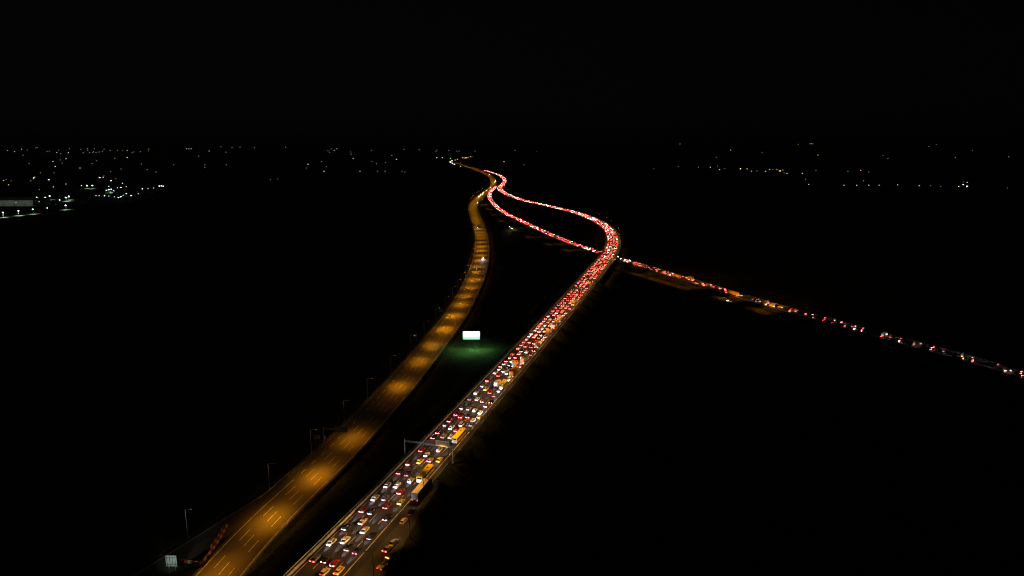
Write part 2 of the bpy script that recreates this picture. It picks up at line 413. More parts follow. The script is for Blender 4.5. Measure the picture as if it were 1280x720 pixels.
o = barrier(MAIN, 0, 1500, -0.25); tag(o, "pale concrete barrier along the inner edge of the jammed carriageway", "barrier")
guardrail(MAIN, 0, 1300, -1.3, label="grey steel guardrail behind the concrete barrier of the jammed carriageway")
guardrail(MAIN, MAIN.s_at_py(620), 1300, EDGE_M + 3.0, label="grey steel guardrail along the outer shoulder of the jammed carriageway")
guardrail(LEFT, 0, 1100, 0.9, label="grey steel guardrail along the inner edge of the empty carriageway")
guardrail(LEFT, S_MRG + 10, 1100, -18.9, label="grey steel guardrail along the outer edge of the empty carriageway")
guardrail(SLIP, 0, SLIP.len, -5.6, label="faint steel guardrail beside the closed slip road", m=M['darkpole'])
guardrail(BRANCH, 0, 620, 6.8, label="low steel guardrail on the far side of the branch road")

# ------------------------------------------------------------------ street lamps
def lamp_proto(h=11.0, arm=2.6, pm=None, lens=LENS):
    root = empty("street_lamp"); pm = pm or M['pole']
    mb = MB(); mb.tube((0, 0, -0.8), (0, 0, h), 0.14, 0.075, 8); mb.box((0, 0, 0.15), (0.5, 0.5, 0.12)); mb.build("pole", pm, root)
    mb = MB(); pts = [Vector((0, 0, h - 0.1)), Vector((arm * 0.35, 0, h + 0.35)), Vector((arm, 0, h + 0.5))]
    for a, b in zip(pts, pts[1:]): mb.tube(a, b, 0.06, 0.05, 6)
    mb.build("arm", pm, root)
    mb = MB()
    mb.loft([[Vector((x, sy * wd, h + zz)) for sy, zz in ((-1, 0.42), (1, 0.42), (0.8, 0.62), (-0.8, 0.62))] for x, wd in ((arm, 0.10), (arm + 0.15, 0.17), (arm + 0.65, 0.19), (arm + 0.85, 0.10))])
    hd = mb.build("lamp_head", pm, root)
    mb = MB(); mb.box((arm + 0.42, 0, h + 0.405), (0.5, 0.26, 0.03)); mb.build("lens", lens, hd)
    note(root); return root
def spot(root_loc, aim, power, col=SODIUM, size=70, blend=1.0, radius=0.15, parent=None, dat=None):
    if dat is None:
        dat = bpy.data.lights.new("lamp_light", 'SPOT'); dat.energy = power; dat.color = col; dat.spot_size = R(size); dat.spot_blend = blend; dat.shadow_soft_size = radius
    o = bpy.data.objects.new("lamp_light", dat); COL.objects.link(o); o.location = root_loc
    o.rotation_euler = (Vector(aim) - Vector(root_loc)).to_track_quat('-Z', 'Y').to_euler()
    return o
def road_optic(name, P, col, h, off, t, sa, sc, base=0.0, sab=1, scb=1):
    """a street luminaire with an asymmetric road optic: an even oval of light on the road, centred at the offset off from the lamp; t = road direction"""
    l = bpy.data.lights.new(name, 'SPOT'); l.energy = P; l.color = col; l.spot_size = R(124); l.spot_blend = 0.35; l.shadow_soft_size = 0.2
    l.use_nodes = True; nt_ = l.node_tree; em = next(n for n in nt_.nodes if n.type == 'EMISSION')
    def mth(op, a, b=None, c=None):
        n = nt_.nodes.new("ShaderNodeMath"); n.operation = op
        for k, v in enumerate((a, b, c)):
            if v is None: continue
            if isinstance(v, (int, float)): n.inputs[k].default_value = v
            else: nt_.links.new(v, n.inputs[k])
        return n.outputs[0]
    gm = nt_.nodes.new("ShaderNodeNewGeometry"); sx = nt_.nodes.new("ShaderNodeSeparateXYZ"); nt_.links.new(gm.outputs["Incoming"], sx.inputs[0])
    az = mth('MAXIMUM', mth('ABSOLUTE', sx.outputs[2]), 0.12); q = mth('DIVIDE', h, az)
    gx = mth('SUBTRACT', mth('MULTIPLY', sx.outputs[0], q), off.x); gy = mth('SUBTRACT', mth('MULTIPLY', sx.outputs[1], q), off.y)
    al = mth('ADD', mth('MULTIPLY', gx, t.x), mth('MULTIPLY', gy, t.y)); ac = mth('SUBTRACT', mth('MULTIPLY', gx, t.y), mth('MULTIPLY', gy, t.x))
    al2, ac2 = mth('MULTIPLY', al, al), mth('MULTIPLY', ac, ac)
    def gs(a, b): return mth('EXPONENT', mth('ADD', mth('MULTIPLY', al2, -1 / (a * a)), mth('MULTIPLY', ac2, -1 / (b * b))))
    tot = gs(sa, sc)
    if base: tot = mth('ADD', tot, mth('MULTIPLY', gs(sab, scb), base))
    nt_.links.new(mth('DIVIDE', tot, mth('POWER', az, 3.0)), em.inputs["Strength"])
    return l
ORD = "first second third fourth fifth sixth seventh eighth ninth tenth eleventh twelfth thirteenth fourteenth fifteenth sixteenth seventeenth eighteenth nineteenth twentieth".split()
protoA = lamp_proto(); protoB = lamp_proto(10.0, 2.0, M['darkpole']); protoW = lamp_proto(11.0, 1.8, lens=LENS_W)
usedA = {}
def place_lamp(proto, loc, yaw, aim=None, power=0, size=70, head=(3.0, 0, 11.3), lit=True, dat=None):
    if not usedA.get(proto.name): o = proto; usedA[proto.name] = True
    else: o = copy_tree(proto)
    o.location = loc; o.rotation_euler = (0, 0, yaw)
    if lit and aim is not None:
        hp = Matrix.Translation(loc) @ Matrix.Rotation(yaw, 4, 'Z') @ Vector(head)
        spot(hp, aim, power, size=size, dat=dat)
    return o
pools = [(265, 712), (339, 645), (400, 592), (443, 547), (470, 514), (500, 480), (521, 450), (540, 429), (554.5, 410), (566, 394), (574, 379), (581, 369)]
PS = [LEFT.locate(at(x, y, 0.5))[0] for x, y in pools]
gap = (PS[-1] - PS[0]) / (len(PS) - 1)
while PS[-1] < LEFT.len - 60: PS.append(PS[-1] + gap + random.uniform(-2, 2))
ldat = bpy.data.lights.new("sodium_light", 'SPOT'); ldat.energy = 21000 * LAMP; ldat.color = SODIUM; ldat.spot_size = R(50); ldat.spot_blend = 1.0; ldat.shadow_soft_size = 0.2
lwide = ldat.copy(); lwide.energy = 3800 * LAMP; lwide.spot_size = R(80)
for k, s0 in enumerate(PS):
    s1 = s0 + gap * .5
    lat = -20.5
    loc = LEFT.pos(s1, lat, -0.4); yaw = LEFT.yaw(s1)
    if k == 0: loc = at(235, 672, 0.0); yaw = LEFT.yaw(s1)
    if k == 0: proto = protoW
    else: proto = protoA
    aim = LEFT.pos(s0 + random.uniform(-2, 2), -7.6 + random.uniform(-.7, .7))
    o = place_lamp(proto, loc, yaw, lit=False)
    if k != 4:
        hp = Matrix.Translation(loc) @ Matrix.Rotation(yaw, 4, 'Z') @ Vector((3.0, 0, 11.2)); hgt = hp.z - .5
        spot(hp, hp + (aim - hp) * .5 - Vector((0, 0, 5)), 0, dat=road_optic("sodium_light", 4500 * random.uniform(.65, 1.3) * LAMP, SODIUM, hgt, aim - hp, LEFT.frame(s0)[1], 10.0, 6.6, .11, 24, 10.0))
    if k < 14:
        sp_ = bpy.data.lights.new("lamp_spill", 'POINT'); sp_.energy = 110; sp_.color = (1, .62, .3) if k else (.9, 1, .95); sp_.shadow_soft_size = .2
        so_ = bpy.data.objects.new("lamp_spill", sp_); COL.objects.link(so_); so_.parent = o; so_.location = (3.0, 0, 10.9)
    if k == 0: lab, grp = "tall pale street lamp beside the red and white barriers", None
    elif k == 4: lab, grp = "unlit street lamp leaving a dark gap on the empty carriageway", None
    elif k < 14: lab, grp = f"{ORD[k-1]} sodium street lamp beyond the red and white barriers", None
    else: lab, grp = "small far sodium street lamp on the curving end of the empty carriageway", "far sodium lamps of the empty carriageway"
    tag(o, lab, "street lamp", grp or "street lamps along the empty carriageway")

mdat = bpy.data.lights.new("sodium_light_jam", 'SPOT'); mdat.energy = 22000 * LAMP; mdat.color = (1.0, 0.44, 0.05); mdat.spot_size = R(100); mdat.spot_blend = 1.0; mdat.shadow_soft_size = 0.2
mdat2 = mdat.copy(); mdat2.energy = 14000; mdat2.spot_size = R(168)
d = MAIN.s_at_py(712); k = 0
while d < 2100:
    loc = MAIN.pos(d, EDGE_M + 4.4 + (6.5 if d < MAIN.s_at_py(640) else 0), -0.3); yaw = MAIN.yaw(d) + math.pi
    o = place_lamp(protoB, loc, yaw, MAIN.pos(d, 12.5), 0, lit=False)
    hp = Matrix.Translation(loc) @ Matrix.Rotation(yaw, 4, 'Z') @ Vector((2.4, 0, 10.3)); pr_ = MAIN.frame(d)[0]
    spot(hp, hp + (MAIN.pos(d, 11.0) - hp) * .5 - Vector((0, 0, 5)), 0, dat=road_optic('sodium_light_jam', 4200 * random.uniform(.75, 1.25) * LAMP, (1.0, .48, .10), hp.z - pr_.z, MAIN.pos(d, 12.0) - hp, MAIN.frame(d)[1], 14, 8.8 if d > MAIN.s_at_py(640) else 16))
    if k < 18: lab, grp = f"{ORD[k]} slim dark street lamp along the jammed road's outer shoulder", "street lamps of the jammed carriageway"
    else: lab, grp = "small far street lamp beside the jammed loop beyond the bridge", "far street lamps of the jammed loop"
    tag(o, lab, "street lamp", grp)
    d += 26; k += 1
sdat = bpy.data.lights.new("sodium_light_side", 'SPOT'); sdat.energy = 5000 * LAMP; sdat.color = SODIUM; sdat.spot_size = R(96); sdat.spot_blend = 1.0; sdat.shadow_soft_size = 0.2
bdat = sdat.copy(); bdat.energy = 30000; bdat.spot_size = R(75)
for k, (x, y) in enumerate([(955, 388), (905, 374), (854, 359), (833, 353), (817, 348.5), (797, 343), (776, 334), (712, 312.5), (690, 305), (662, 296), (640, 285), (628, 276), (617, 268), (611, 261.5), (606, 255)]):
    s0, _ = SIDE.locate(at(x, y, 0.45)); loc = SIDE.pos(s0, -6.0, -0.4)
    o = place_lamp(protoB, loc, SIDE.yaw(s0), lit=False)
    hp = SIDE.pos(s0, -3.6, 9.9); spot(hp, hp - Vector((0, 0, 5)), 0, dat=road_optic('sodium_light_side', 2600 * random.uniform(.5, 1.2), SODIUM, 9.9, SIDE.pos(s0, .5) - hp, SIDE.frame(s0)[1], 12, 4.5))
    pb = SIDE.pos(s0, -3.6, 10.5); sb_ = BRANCH.locate(pb)[0]; spot(pb, BRANCH.pos(sb_, 0), 0, dat=bdat)
    tag(o, f"{ORD[k]} street lamp along the dim side road, counted from its near end", "street lamp", "street lamps of the side road")

# ------------------------------------------------------------------ vehicles
def ring(y, wd, zb, zt, k=0.88):
    return [Vector(p) for p in ((-wd * 0.93, y, zb), (wd * 0.93, y, zb), (wd, y, zb + 0.18), (wd, y, zt - 0.16), (wd * k, y, zt), (-wd * k, y, zt), (-wd, y, zt - 0.16), (-wd, y, zb + 0.18))]
SPEC = {  # length, half width, body stations (y, half width factor, bottom, top), cabin base y0 y1, roof y0 y1, shoulder z, roof z
    'sedan': dict(L=4.5, w=0.89, st=[(-2.25, .86, .42, .80), (-2.1, .97, .30, .97), (-1.4, 1, .22, 1.0), (1.0, 1, .22, .97), (1.9, .95, .26, .84), (2.25, .80, .40, .66)], cb=(-1.75, 1.15), rf=(-1.0, .35), zs=.96, zr=1.44),
    'hatchback': dict(L=4.0, w=0.87, st=[(-2.0, .90, .42, .92), (-1.9, .98, .30, 1.0), (-1.2, 1, .22, 1.02), (.9, 1, .22, .98), (1.7, .95, .26, .86), (2.0, .80, .40, .66)], cb=(-1.93, 1.05), rf=(-1.55, .35), zs=.97, zr=1.50),
    'minivan': dict(L=4.7, w=0.95, st=[(-2.35, .92, .40, 1.05), (-2.25, 1, .28, 1.12), (-1.2, 1, .22, 1.12), (1.3, 1, .22, 1.10), (2.05, .96, .26, .98), (2.35, .84, .40, .72)], cb=(-2.28, 1.6), rf=(-2.1, .75), zs=1.08, zr=1.88),
    'van': dict(L=5.6, w=1.0, st=[(-2.8, .96, .42, 1.25), (-2.7, 1, .30, 1.32), (0, 1, .25, 1.32), (1.9, 1, .25, 1.30), (2.5, .97, .28, 1.10), (2.8, .86, .42, .80)], cb=(-2.74, 2.25), rf=(-2.68, 1.45), zs=1.28, zr=2.35),
}
def quad_proud(mb, pts, off=0.012):
    a, b, c, d = [Vector(p) for p in pts]; n = (b - a).cross(d - a).normalized()
    mid = (a + b + c + d) / 4
    if n.dot(mid - Vector((0, 0, 0.9))) < 0: n = -n
    front = [mid + (p - mid) * 0.93 + n * off for p in (a, b, c, d)]; back = [p - n * 0.03 for p in front]
    mb.add(front + back, [(0, 1, 2, 3), (7, 6, 5, 4), (0, 4, 5, 1), (1, 5, 6, 2), (2, 6, 7, 3), (3, 7, 4, 0)])
def body_mb(q):
    w, mb = q['w'], MB()
    mb.loft([ring(y, w * f, zb, zt) for y, f, zb, zt in q['st']])
    (b0, b1), (r0, r1), zs, zr = q['cb'], q['rf'], q['zs'], q['zr']; wb, wr = w * .88, w * .72
    mb.add([(-wb, b0, zs - .05), (wb, b0, zs - .05), (wb, b1, zs - .05), (-wb, b1, zs - .05), (-wr, r0, zr - .04), (wr, r0, zr - .04), (wr, r1, zr - .04), (-wr, r1, zr - .04),
            (-wr * .85, r0 + .1, zr), (wr * .85, r0 + .1, zr), (wr * .85, r1 - .1, zr), (-wr * .85, r1 - .1, zr)],
           [(0, 1, 5, 4), (1, 2, 6, 5), (2, 3, 7, 6), (3, 0, 4, 7), (4, 5, 9, 8), (5, 6, 10, 9), (6, 7, 11, 10), (7, 4, 8, 11), (8, 9, 10, 11)])
    for sx in (-1, 1): mb.box((sx * (w + .06), b1 - .55, zs + .06), (.14, .10, .12))
    return mb
MESH = {}
def part_mesh(kind):
    """shared meshes of a car kind"""
    if kind in MESH: return MESH[kind]
    q = SPEC[kind]; w, L = q['w'], q['L']; (b0, b1), (r0, r1), zs, zr = q['cb'], q['rf'], q['zs'], q['zr']; wb, wr = w * .88, w * .72
    d = {}
    a = MB(); quad_proud(a, [(-wb, b1, zs - .02), (wb, b1, zs - .02), (wr, r1, zr - .06), (-wr, r1, zr - .06)]); d['windscreen'] = a.mesh("windscreen", M['glass'])
    a = MB(); quad_proud(a, [(-wb, b0, zs - .02), (wb, b0, zs - .02), (wr, r0, zr - .06), (-wr, r0, zr - .06)]); d['rear_window'] = a.mesh("rear_window", M['glass'])
    for sx, nm in ((-1, 'side_l'), (1, 'side_r')):
        a = MB(); quad_proud(a, [(sx * wb, b0 + .05, zs - .02), (sx * wb, b1 - .05, zs - .02), (sx * wr, r1, zr - .06), (sx * wr, r0, zr - .06)]); d[nm] = a.mesh("side_window", M['glass'])
    ztl = q['st'][1][3] - .20
    d['ztl'] = ztl
    for sx, nm in ((-1, 'tl'), (1, 'tr')):
        a = MB(); a.box((sx * w * .66, -L / 2 - .012, ztl), (w * .42, .06, .17)); a.box((sx * w * .90, -L / 2 + .07, ztl), (w * .12, .16, .17)); d[nm] = a
        a = MB(); a.box((sx * w * .62, L / 2 - .02, .60), (w * .34, .10, .13)); a.m = [1, 1, 1, 1, 0, 1]; d['h' + nm] = a.mesh("headlight", [HEADL, M['chassis']])
    a = MB(); a.box((0, -L / 2 - .01, ztl - .12), (.52, .03, .12)); d['plate'] = a.mesh("number_plate", M['plate'])
    a = MB(); a.tube((-.11, 0, 0), (.11, 0, 0), .31, n=12, m=0); a.tube((-.12, 0, 0), (.12, 0, 0), .19, n=10, m=1); d['wheel'] = a.mesh("wheel", [M['tyre'], M['rim']])
    for t in 'brdo':
        for nm in ('tl', 'tr'):
            d[nm].m = [1, 1, 0, 1, 1, 1] + [1] * 6
            d[nm + t] = d[nm].mesh("tail_light", [TAIL[t], TAILN[t]]); d[nm + t + 'far'] = d[nm].mesh("tail_light", [TAILN[t], TAILN[t]])
    for c in PAINT: d['body' + c] = None
    MESH[kind] = d; return d
HB = {}
def beam_data(kind):
    if kind not in HB:
        l = bpy.data.lights.new("headlight_beam", 'SPOT'); l.energy = {'near': 9000, 'mid': 3600, 'on': 12000, 'onwarm': 9000}[kind]; l.color = (0.86, 0.93, 1.0) if kind != 'onwarm' else (1, .8, .5)
        l.spot_size = R(32 if kind in ('near', 'mid') else 70); l.spot_blend = 1.0; l.shadow_soft_size = 0.12; HB[kind] = l
    return HB[kind]
def beam(root, L, kind='near', tilt=1.5, z=.68):
    o = bpy.data.objects.new("headlight_beam", beam_data(kind)); COL.objects.link(o); o.parent = root
    o.location = (0, L / 2 + .10, z); o.rotation_euler = (R(90 - tilt), 0, 0)
PROTO = {}
def make_car(kind, colour, tail, detail, head=HEADL):
    key = (kind, colour, tail, detail, head.name)
    if key in PROTO: return copy_tree(PROTO[key])
    d = part_mesh(kind); q = SPEC[kind]; w, L = q['w'], q['L']
    root = empty("car" if kind not in ('van', 'minivan') else kind)
    if d['body' + colour] is None: d['body' + colour] = body_mb(q).mesh("body", PAINT[colour])
    link("body", d['body' + colour], root)
    for nm in ('tl', 'tr'): link("tail_light", d[nm + tail + ('' if detail else 'far')], root)
    if detail:
        link("windscreen", d['windscreen'], root); link("rear_window", d['rear_window'], root); link("side_window", d['side_l'], root); link("side_window", d['side_r'], root)
        for nm in ('htl', 'htr'):
            me = d[nm]
            if head is not HEADL: me = me.copy(); me.materials[0] = head
            link("headlight", me, root)
        link("number_plate", d['plate'], root)
        for sx in (-1, 1):
            for fy in (-.60, .60):
                wh = link("wheel", d['wheel'], root); wh.location = (sx * (w - .10), fy * L / 2 + (.05 if fy > 0 else 0), .31)
        if colour == 'yellow' and kind == 'sedan':
            a = MB(); a.box((0, -.2, 1.50), (.42, .16, .13)); a.build("roof_sign", M['chassis'], root)
    else:
        link("windscreen", d['windscreen'], root); link("rear_window", d['rear_window'], root)
    note(root); PROTO[key] = root; return root

def wheels(root, ys, w, r=.48):
    me = MB(); me.tube((-.15, 0, 0), (.15, 0, 0), r, n=12, m=0); me.tube((-.16, 0, 0), (.16, 0, 0), r * .55, n=10, m=1); me = me.mesh("wheel", [M['tyre'], M['rim']])
    for y in ys:
        for sx in (-1, 1): o = link("wheel", me, root); o.location = (sx * (w - .18), y, r)
def tails(root, w, y, z, t, sz=(.22, .05, .34)):
    for sx in (-1, 1): a = MB(); a.box((sx * (w - .2), y, z), sz); a.build("tail_light", TAIL[t], root)
def make_bus(colour='yellow', L=12.0, rear='white', tail='r', w=1.26, h=3.0, name="bus"):
    root = empty(name); a = MB()
    st = [(-L / 2, .97, .38, h - .12), (-L / 2 + .15, 1, .32, h), (L / 2 - .3, 1, .32, h), (L / 2, .95, .38, h - .18)]
    rings = []
    for y, f, zb, zt in st:
        ww = w * f; rings.append([Vector(p) for p in ((-ww, y, zb), (ww, y, zb), (ww, y, zt - .25), (ww * .88, y, zt), (-ww * .88, y, zt), (-ww, y, zt - .25))])
    a.loft(rings); a.build("body", PAINT[colour], root)
    a = MB()
    for sx in (-1, 1): a.box((sx * (w + .004), 0.1, h * .62), (.03, L - 1.0, .85)); 
    a.v = a.v; 
    for i, sx in enumerate((-1, 1)):
        b = MB(); b.box((sx * (w + .004), 0.1, h * .62), (.03, L - 1.0, .85)); b.build("side_window", M['glass'], root)
    b = MB(); b.box((0, L / 2 - .02, h * .56), (w * 1.75, .10, 1.25)); b.build("windscreen", M['glass'], root)
    b = MB(); b.box((0, -L / 2 - .015, 1.1), (w * 1.86, .05, 1.35)); b.build("engine_cover", PAINT[rear], root)
    b = MB(); b.box((0, -L / 2 - .015, 2.28), (w * 1.6, .05, .72)); b.build("rear_window", M['glass'], root)
    b = MB(); b.box((0, -L * .16, h + .10), (1.5, 2.2, .24), taper=.9); b.build("roof_air_conditioner", PAINT[colour], root)
    b = MB(); b.box((0, L * .20, h + .06), (.8, .8, .14), taper=.9); b.build("roof_hatch", M['chassis'], root)
    b = MB(); b.box((0, 0, h + .012), (.07, L * .86, .05)); b.build("roof_rib", M['chassis'], root)
    tails(root, w, -L / 2 - .03, 1.05, tail)
    for sx in (-1, 1): b = MB(); b.box((sx * w * .7, L / 2 + .02, .75), (.4, .08, .2)); b.m = [1, 1, 1, 1, 0, 1]; b.build("headlight", [HEADL, M['chassis']], root)
    wheels(root, (-L * .27, L * .31), w); return root
def make_truck(box_col, L=8.5, w=1.25, h=3.6, cab='white', tail='r', doors='white', name="truck", semi=False):
    root = empty(name); cabL = 2.2
    a = MB(); bl = L - cabL - .4
    a.box((0, -L / 2 + bl / 2, 1.05 + (h - 1.05) / 2), (w * 2, bl, h - 1.05))
    for k in range(int(bl / 1.1)): 
        for sx in (-1, 1): a.box((sx * (w + .012), -L / 2 + .5 + k * 1.1, 1.05 + (h - 1.05) / 2), (.03, .07, h - 1.25))
    a.build("cargo_box", box_col, root)
    for sx in (-1, 1): b = MB(); b.box((sx * w * .49, -L / 2 - .02, 1.08 + (h - 1.15) / 2), (w * .92, .06, h - 1.35)); b.build("rear_door", doors if not isinstance(doors, str) else PAINT[doors], root)
    b = MB(); b.box((0, -L / 2 + (L - .4) / 2, .85), (w * 1.2, L - .6, .34)); b.box((0, -L / 2 + .1, .62), (w * 1.9, .12, .18)); b.build("chassis", M['chassis'], root)
    b = MB(); y0 = L / 2 - cabL
    b.loft([[Vector(p) for p in ((-w * f, y, .55), (w * f, y, .55), (w * f, y, zt - .2), (w * f * .85, y, zt), (-w * f * .85, y, zt), (-w * f, y, zt - .2))] for y, f, zt in ((y0, .97, 2.75), (y0 + .5, .98, 2.85), (L / 2 - .35, .97, 2.65), (L / 2, .93, 1.75))])
    b.build("cab", PAINT[cab], root)
    b = MB(); b.box((0, L / 2 - .17, 2.15), (w * 1.7, .22, .75)); b.build("windscreen", M['glass'], root)
    for sx in (-1, 1): b = MB(); b.box((sx * w * .985, y0 + 1.1, 2.1), (.04, 1.0, .7)); b.build("side_window", M['glass'], root)
    tails(root, w, -L / 2 - .05, .85, tail, (.36, .05, .18))
    for sx in (-1, 1): b = MB(); b.box((sx * w * .72, L / 2 + .02, .85), (.34, .08, .2)); b.m = [1, 1, 1, 1, 0, 1]; b.build("headlight", [HEADL, M['chassis']], root)
    wheels(root, (-L / 2 + 1.4, -L / 2 + 2.6, L / 2 - 1.1) if L > 7 else (-L / 2 + 1.4, L / 2 - 1.1), w); return root

# vehicles seen near the camera: rear centre in the photograph, colour, kind, tail light strength
near = [
 (409,681,'white','sedan','d'),(389,702,'grey','sedan','r'),(428,662,'black','hatchback','b'),(428,679,'white','sedan','d'),(432,688,'black','hatchback','r'),(403,703,'black','sedan','b'),(413,709,'red','hatchback','b'),
 (418,717.5,'yellow','sedan','r'),(399,718,'beige','hatchback','d'),(451,666,'beige','sedan','r'),(449,655,'beige','sedan','d'),(450.5,640,'red','hatchback','b'),(461,642.5,'black','sedan','r'),(462,674,'black','sedan','d'),
 (442,692,'black','hatchback','r'),(479,650,'black','sedan','b'),(479,635,'red','sedan','r'),(465,625,'white','sedan','d'),(479,625,'grey','sedan','d'),(481,609,'white','sedan','d'),(493,609,'white','sedan','d'),
 (497,617,'red','sedan','b'),(497,630,'yellow','sedan','d'),(510,602.5,'white','hatchback','d'),(509,581,'red','hatchback','b'),(524,564,'red','sedan','r'),(523,579,'yellow','sedan','d'),(532,570,'white','hatchback','d'),
 (536,577,'silver','hatchback','b'),(547,577,'yellow','sedan','d'),(547,564,'white','hatchback','r'),(496,592,'black','sedan','r'),(507,594.5,'black','sedan','d'),
 (540,548,'black','hatchback','b'),(545,541.5,'black','sedan','b'),(552.5,547,'silver','sedan','d'),(561,547.5,'beige','hatchback','d'),(554,532,'grey','hatchback','d'),(560,527,'red','sedan','b'),(562,536,'white','sedan','d'),
 (568,539,'red','hatchback','r'),(574,532,'white','minivan','d'),(570,519,'black','sedan','r'),(574,522,'red','hatchback','b'),(583,522,'black','hatchback','b'),(589,526.5,'white','hatchback','d'),(592,533,'grey','minivan','d'),
 (601,525,'yellow','hatchback','r'),(576,511,'grey','sedan','r'),(584,512,'silver','hatchback','d'),(592,514,'white','hatchback','d'),(598,517.5,'white','sedan','d'),(586,500,'grey','sedan','d'),(595,500.5,'white','sedan','d'),
 (594,492.5,'white','hatchback','d'),(602.5,503,'red','hatchback','b'),(606.5,508.5,'silver','sedan','b'),(617,505,'black','hatchback','b'),(616,496,'grey','sedan','d'),(611,492,'red','sedan','r'),(605,488,'yellow','minivan','d'),
 (602,484,'silver','hatchback','d'),(608,477,'red','hatchback','b'),(623,490,'silver','hatchback','r'),(618,467,'white','sedan','b'),(621.5,470.5,'red','sedan','r'),(632,468,'white','van','r'),(621.5,461.5,'black','hatchback','b'),
 (625.5,462.5,'white','hatchback','b'),(629.5,465,'white','sedan','r'),(635.5,464,'silver','sedan','b'),(628,458,'red','sedan','b'),(635.5,457,'grey','hatchback','d'),(647.5,459,'grey','hatchback','b'),(637.5,476.5,'white','van','d'),
]
big = [  # px, py of rear, what
 (523,601,'bus'),(577,553,'bus2'),(627.5,489.5,'bus3'),(617,482.5,'box'),(641,457.5,'box2'),(659.5,457,'box3'),(634,478,'semi2'),(669,433.5,'box4'),(685,418,'box5'),(716,381,'bus4'),(693,408,'box6'),(698,410.5,'box7'),(706,402,'box8'),(734,357,'bus5'),(724,364.5,'box9')]
BIGMAKE = {
 'bus': (lambda: make_bus('yellow', 12, 'white'), 12.0, "yellow roofed city bus with white rear, nearest the camera"),
 'bus2': (lambda: make_bus('yellow', 12, 'silver', 'd'), 12.0, "yellow roofed city bus just past the sign gantry"),
 'bus3': (lambda: make_bus('yellow', 9.0, 'white', 'd', name="bus"), 9.0, "short yellow bus with pale rear abreast of the white box truck"),
 'bus4': (lambda: make_bus('yellow', 12, 'yellow', 'd'), 12.0, "bright yellow bus in the dense jam beyond the billboard"),
 'bus5': (lambda: make_bus('orange', 11, 'orange', 'd'), 11.0, "orange bus in the dense jam just short of the bridge"),
 'box': (lambda: make_truck(PAINT['beige'], 6.5, 1.15, 3.2, 'white', 'd', 'white'), 6.5, "white backed box truck abreast of the short yellow bus"),
 'box2': (lambda: make_truck(PAINT['orange'], 8.0, 1.2, 3.4, 'white', 'b', 'white'), 8.0, "orange topped box truck with bright white rear doors"),
 'box3': (lambda: make_truck(M['tarp'], 12.0, 1.25, 3.8, 'white', 'd', 'beige'), 12.0, "tall tarpaulin lorry with two pale rear doors near the shoulder"),
 'semi2': (lambda: make_truck(PAINT['orange'], 13.0, 1.25, 3.7, 'white', 'r', 'beige'), 13.0, "long orange lorry ahead of the short yellow bus"),
 'box4': (lambda: make_truck(PAINT['yellow'], 8.0, 1.2, 3.4, 'white', 'b', 'white'), 8.0, "yellow box truck with white rear abreast of the billboard"),
 'box5': (lambda: make_truck(PAINT['yellow'], 8.5, 1.2, 3.5, 'white', 'd', 'silver'), 8.5, "yellow box truck with grey rear doors behind two white trucks"),
 'box6': (lambda: make_truck(PAINT['orange'], 8.0, 1.2, 3.5, 'white', 'r', 'white'), 8.0, "orange box truck with white doors, inner one of a pair"),
 'box7': (lambda: make_truck(PAINT['beige'], 8.0, 1.2, 3.5, 'white', 'r', 'white'), 8.0, "beige box truck with white doors, outer one of a pair"),
 'box8': (lambda: make_truck(PAINT['beige'], 10.0, 1.25, 3.7, 'white', 'b', 'white'), 10.0, "beige lorry with white rear ahead of the truck pair"),
 'box9': (lambda: make_truck(PAINT['grey'], 7.5, 1.2, 3.4, 'white', 'r', 'grey'), 7.5, "dark grey box truck diagonally behind the orange bus"),
}
veh = []   # dicts: s, lat, lane, L, kind, colour, tail, label
def lane_of(lat): return min(range(4), key=lambda i: abs(LANE_M[i] - lat))
for px, py, c, k, t in near:
    z = main_z(py); q = at(px, py, z + .75); s, lat = MAIN.locate(q); L = SPEC[k]['L']; ln = lane_of(lat)
    veh.append(dict(s=s + L / 2, lat=lat + (LANE_M[ln] - lat) * .65, lane=ln, L=L, kind=k, colour=c, tail=t, px=py, hand=True))
for px, py, k in big:
    z = main_z(py); q = at(px, py, z + 1.2); s, lat = MAIN.locate(q); L = BIGMAKE[k][1]; ln = lane_of(lat)
    veh.append(dict(s=s + L / 2, lat=LANE_M[ln], lane=ln, L=L, kind=k, colour='', tail='', px=py, hand=True))
COLS = ['white'] * 9 + ['silver'] * 5 + ['grey'] * 5 + ['black'] * 6 + ['red'] * 3 + ['blue'] * 1 + ['yellow'] * 3 + ['beige'] * 2
KINDS = ['sedan'] * 6 + ['hatchback'] * 6 + ['minivan'] * 2 + ['van']
def rnd_car():
    k = random.choice(KINDS); c = random.choice(COLS)
    if k == 'van' and c in ('red', 'yellow', 'black'): c = 'white'
    return k, c, random.choice('bbbbrrrd')
S_P = MAIN.s_at_py(456); S_STOP = MAIN.s_at_py(213)
for ln in range(4):
    blocked = [(v['s'] - v['L'] / 2 - 1.2, v['s'] + v['L'] / 2 + 1.2) for v in veh if v['lane'] == ln]
    d = S_P + random.uniform(-4, 6)
    while d < S_STOP:
        k, c, t = rnd_car(); L = SPEC[k]['L']
        if not any(d - L / 2 < b and d + L / 2 > a for a, b in blocked):
            veh.append(dict(s=d, lat=LANE_M[ln] + random.uniform(-.3, .3), lane=ln, L=L, kind=k, colour=c, tail=t, hand=False))
            d += L / 2 + 1.6 + (random.expovariate(1 / 2.2) + 2.3 if d < S_BR0 else random.expovariate(1 / 3.6) + 2.6)
        else: d += 1.0
# space the lanes out
for ln in range(4):
    row = sorted([v for v in veh if v['lane'] == ln], key=lambda v: v['s'])
    for a, b in zip(row, row[1:]):
        need = a['s'] + a['L'] / 2 + b['L'] / 2 + 1.0
        if b['s'] < need: b['s'] = need
for v in veh: v['path'] = MAIN
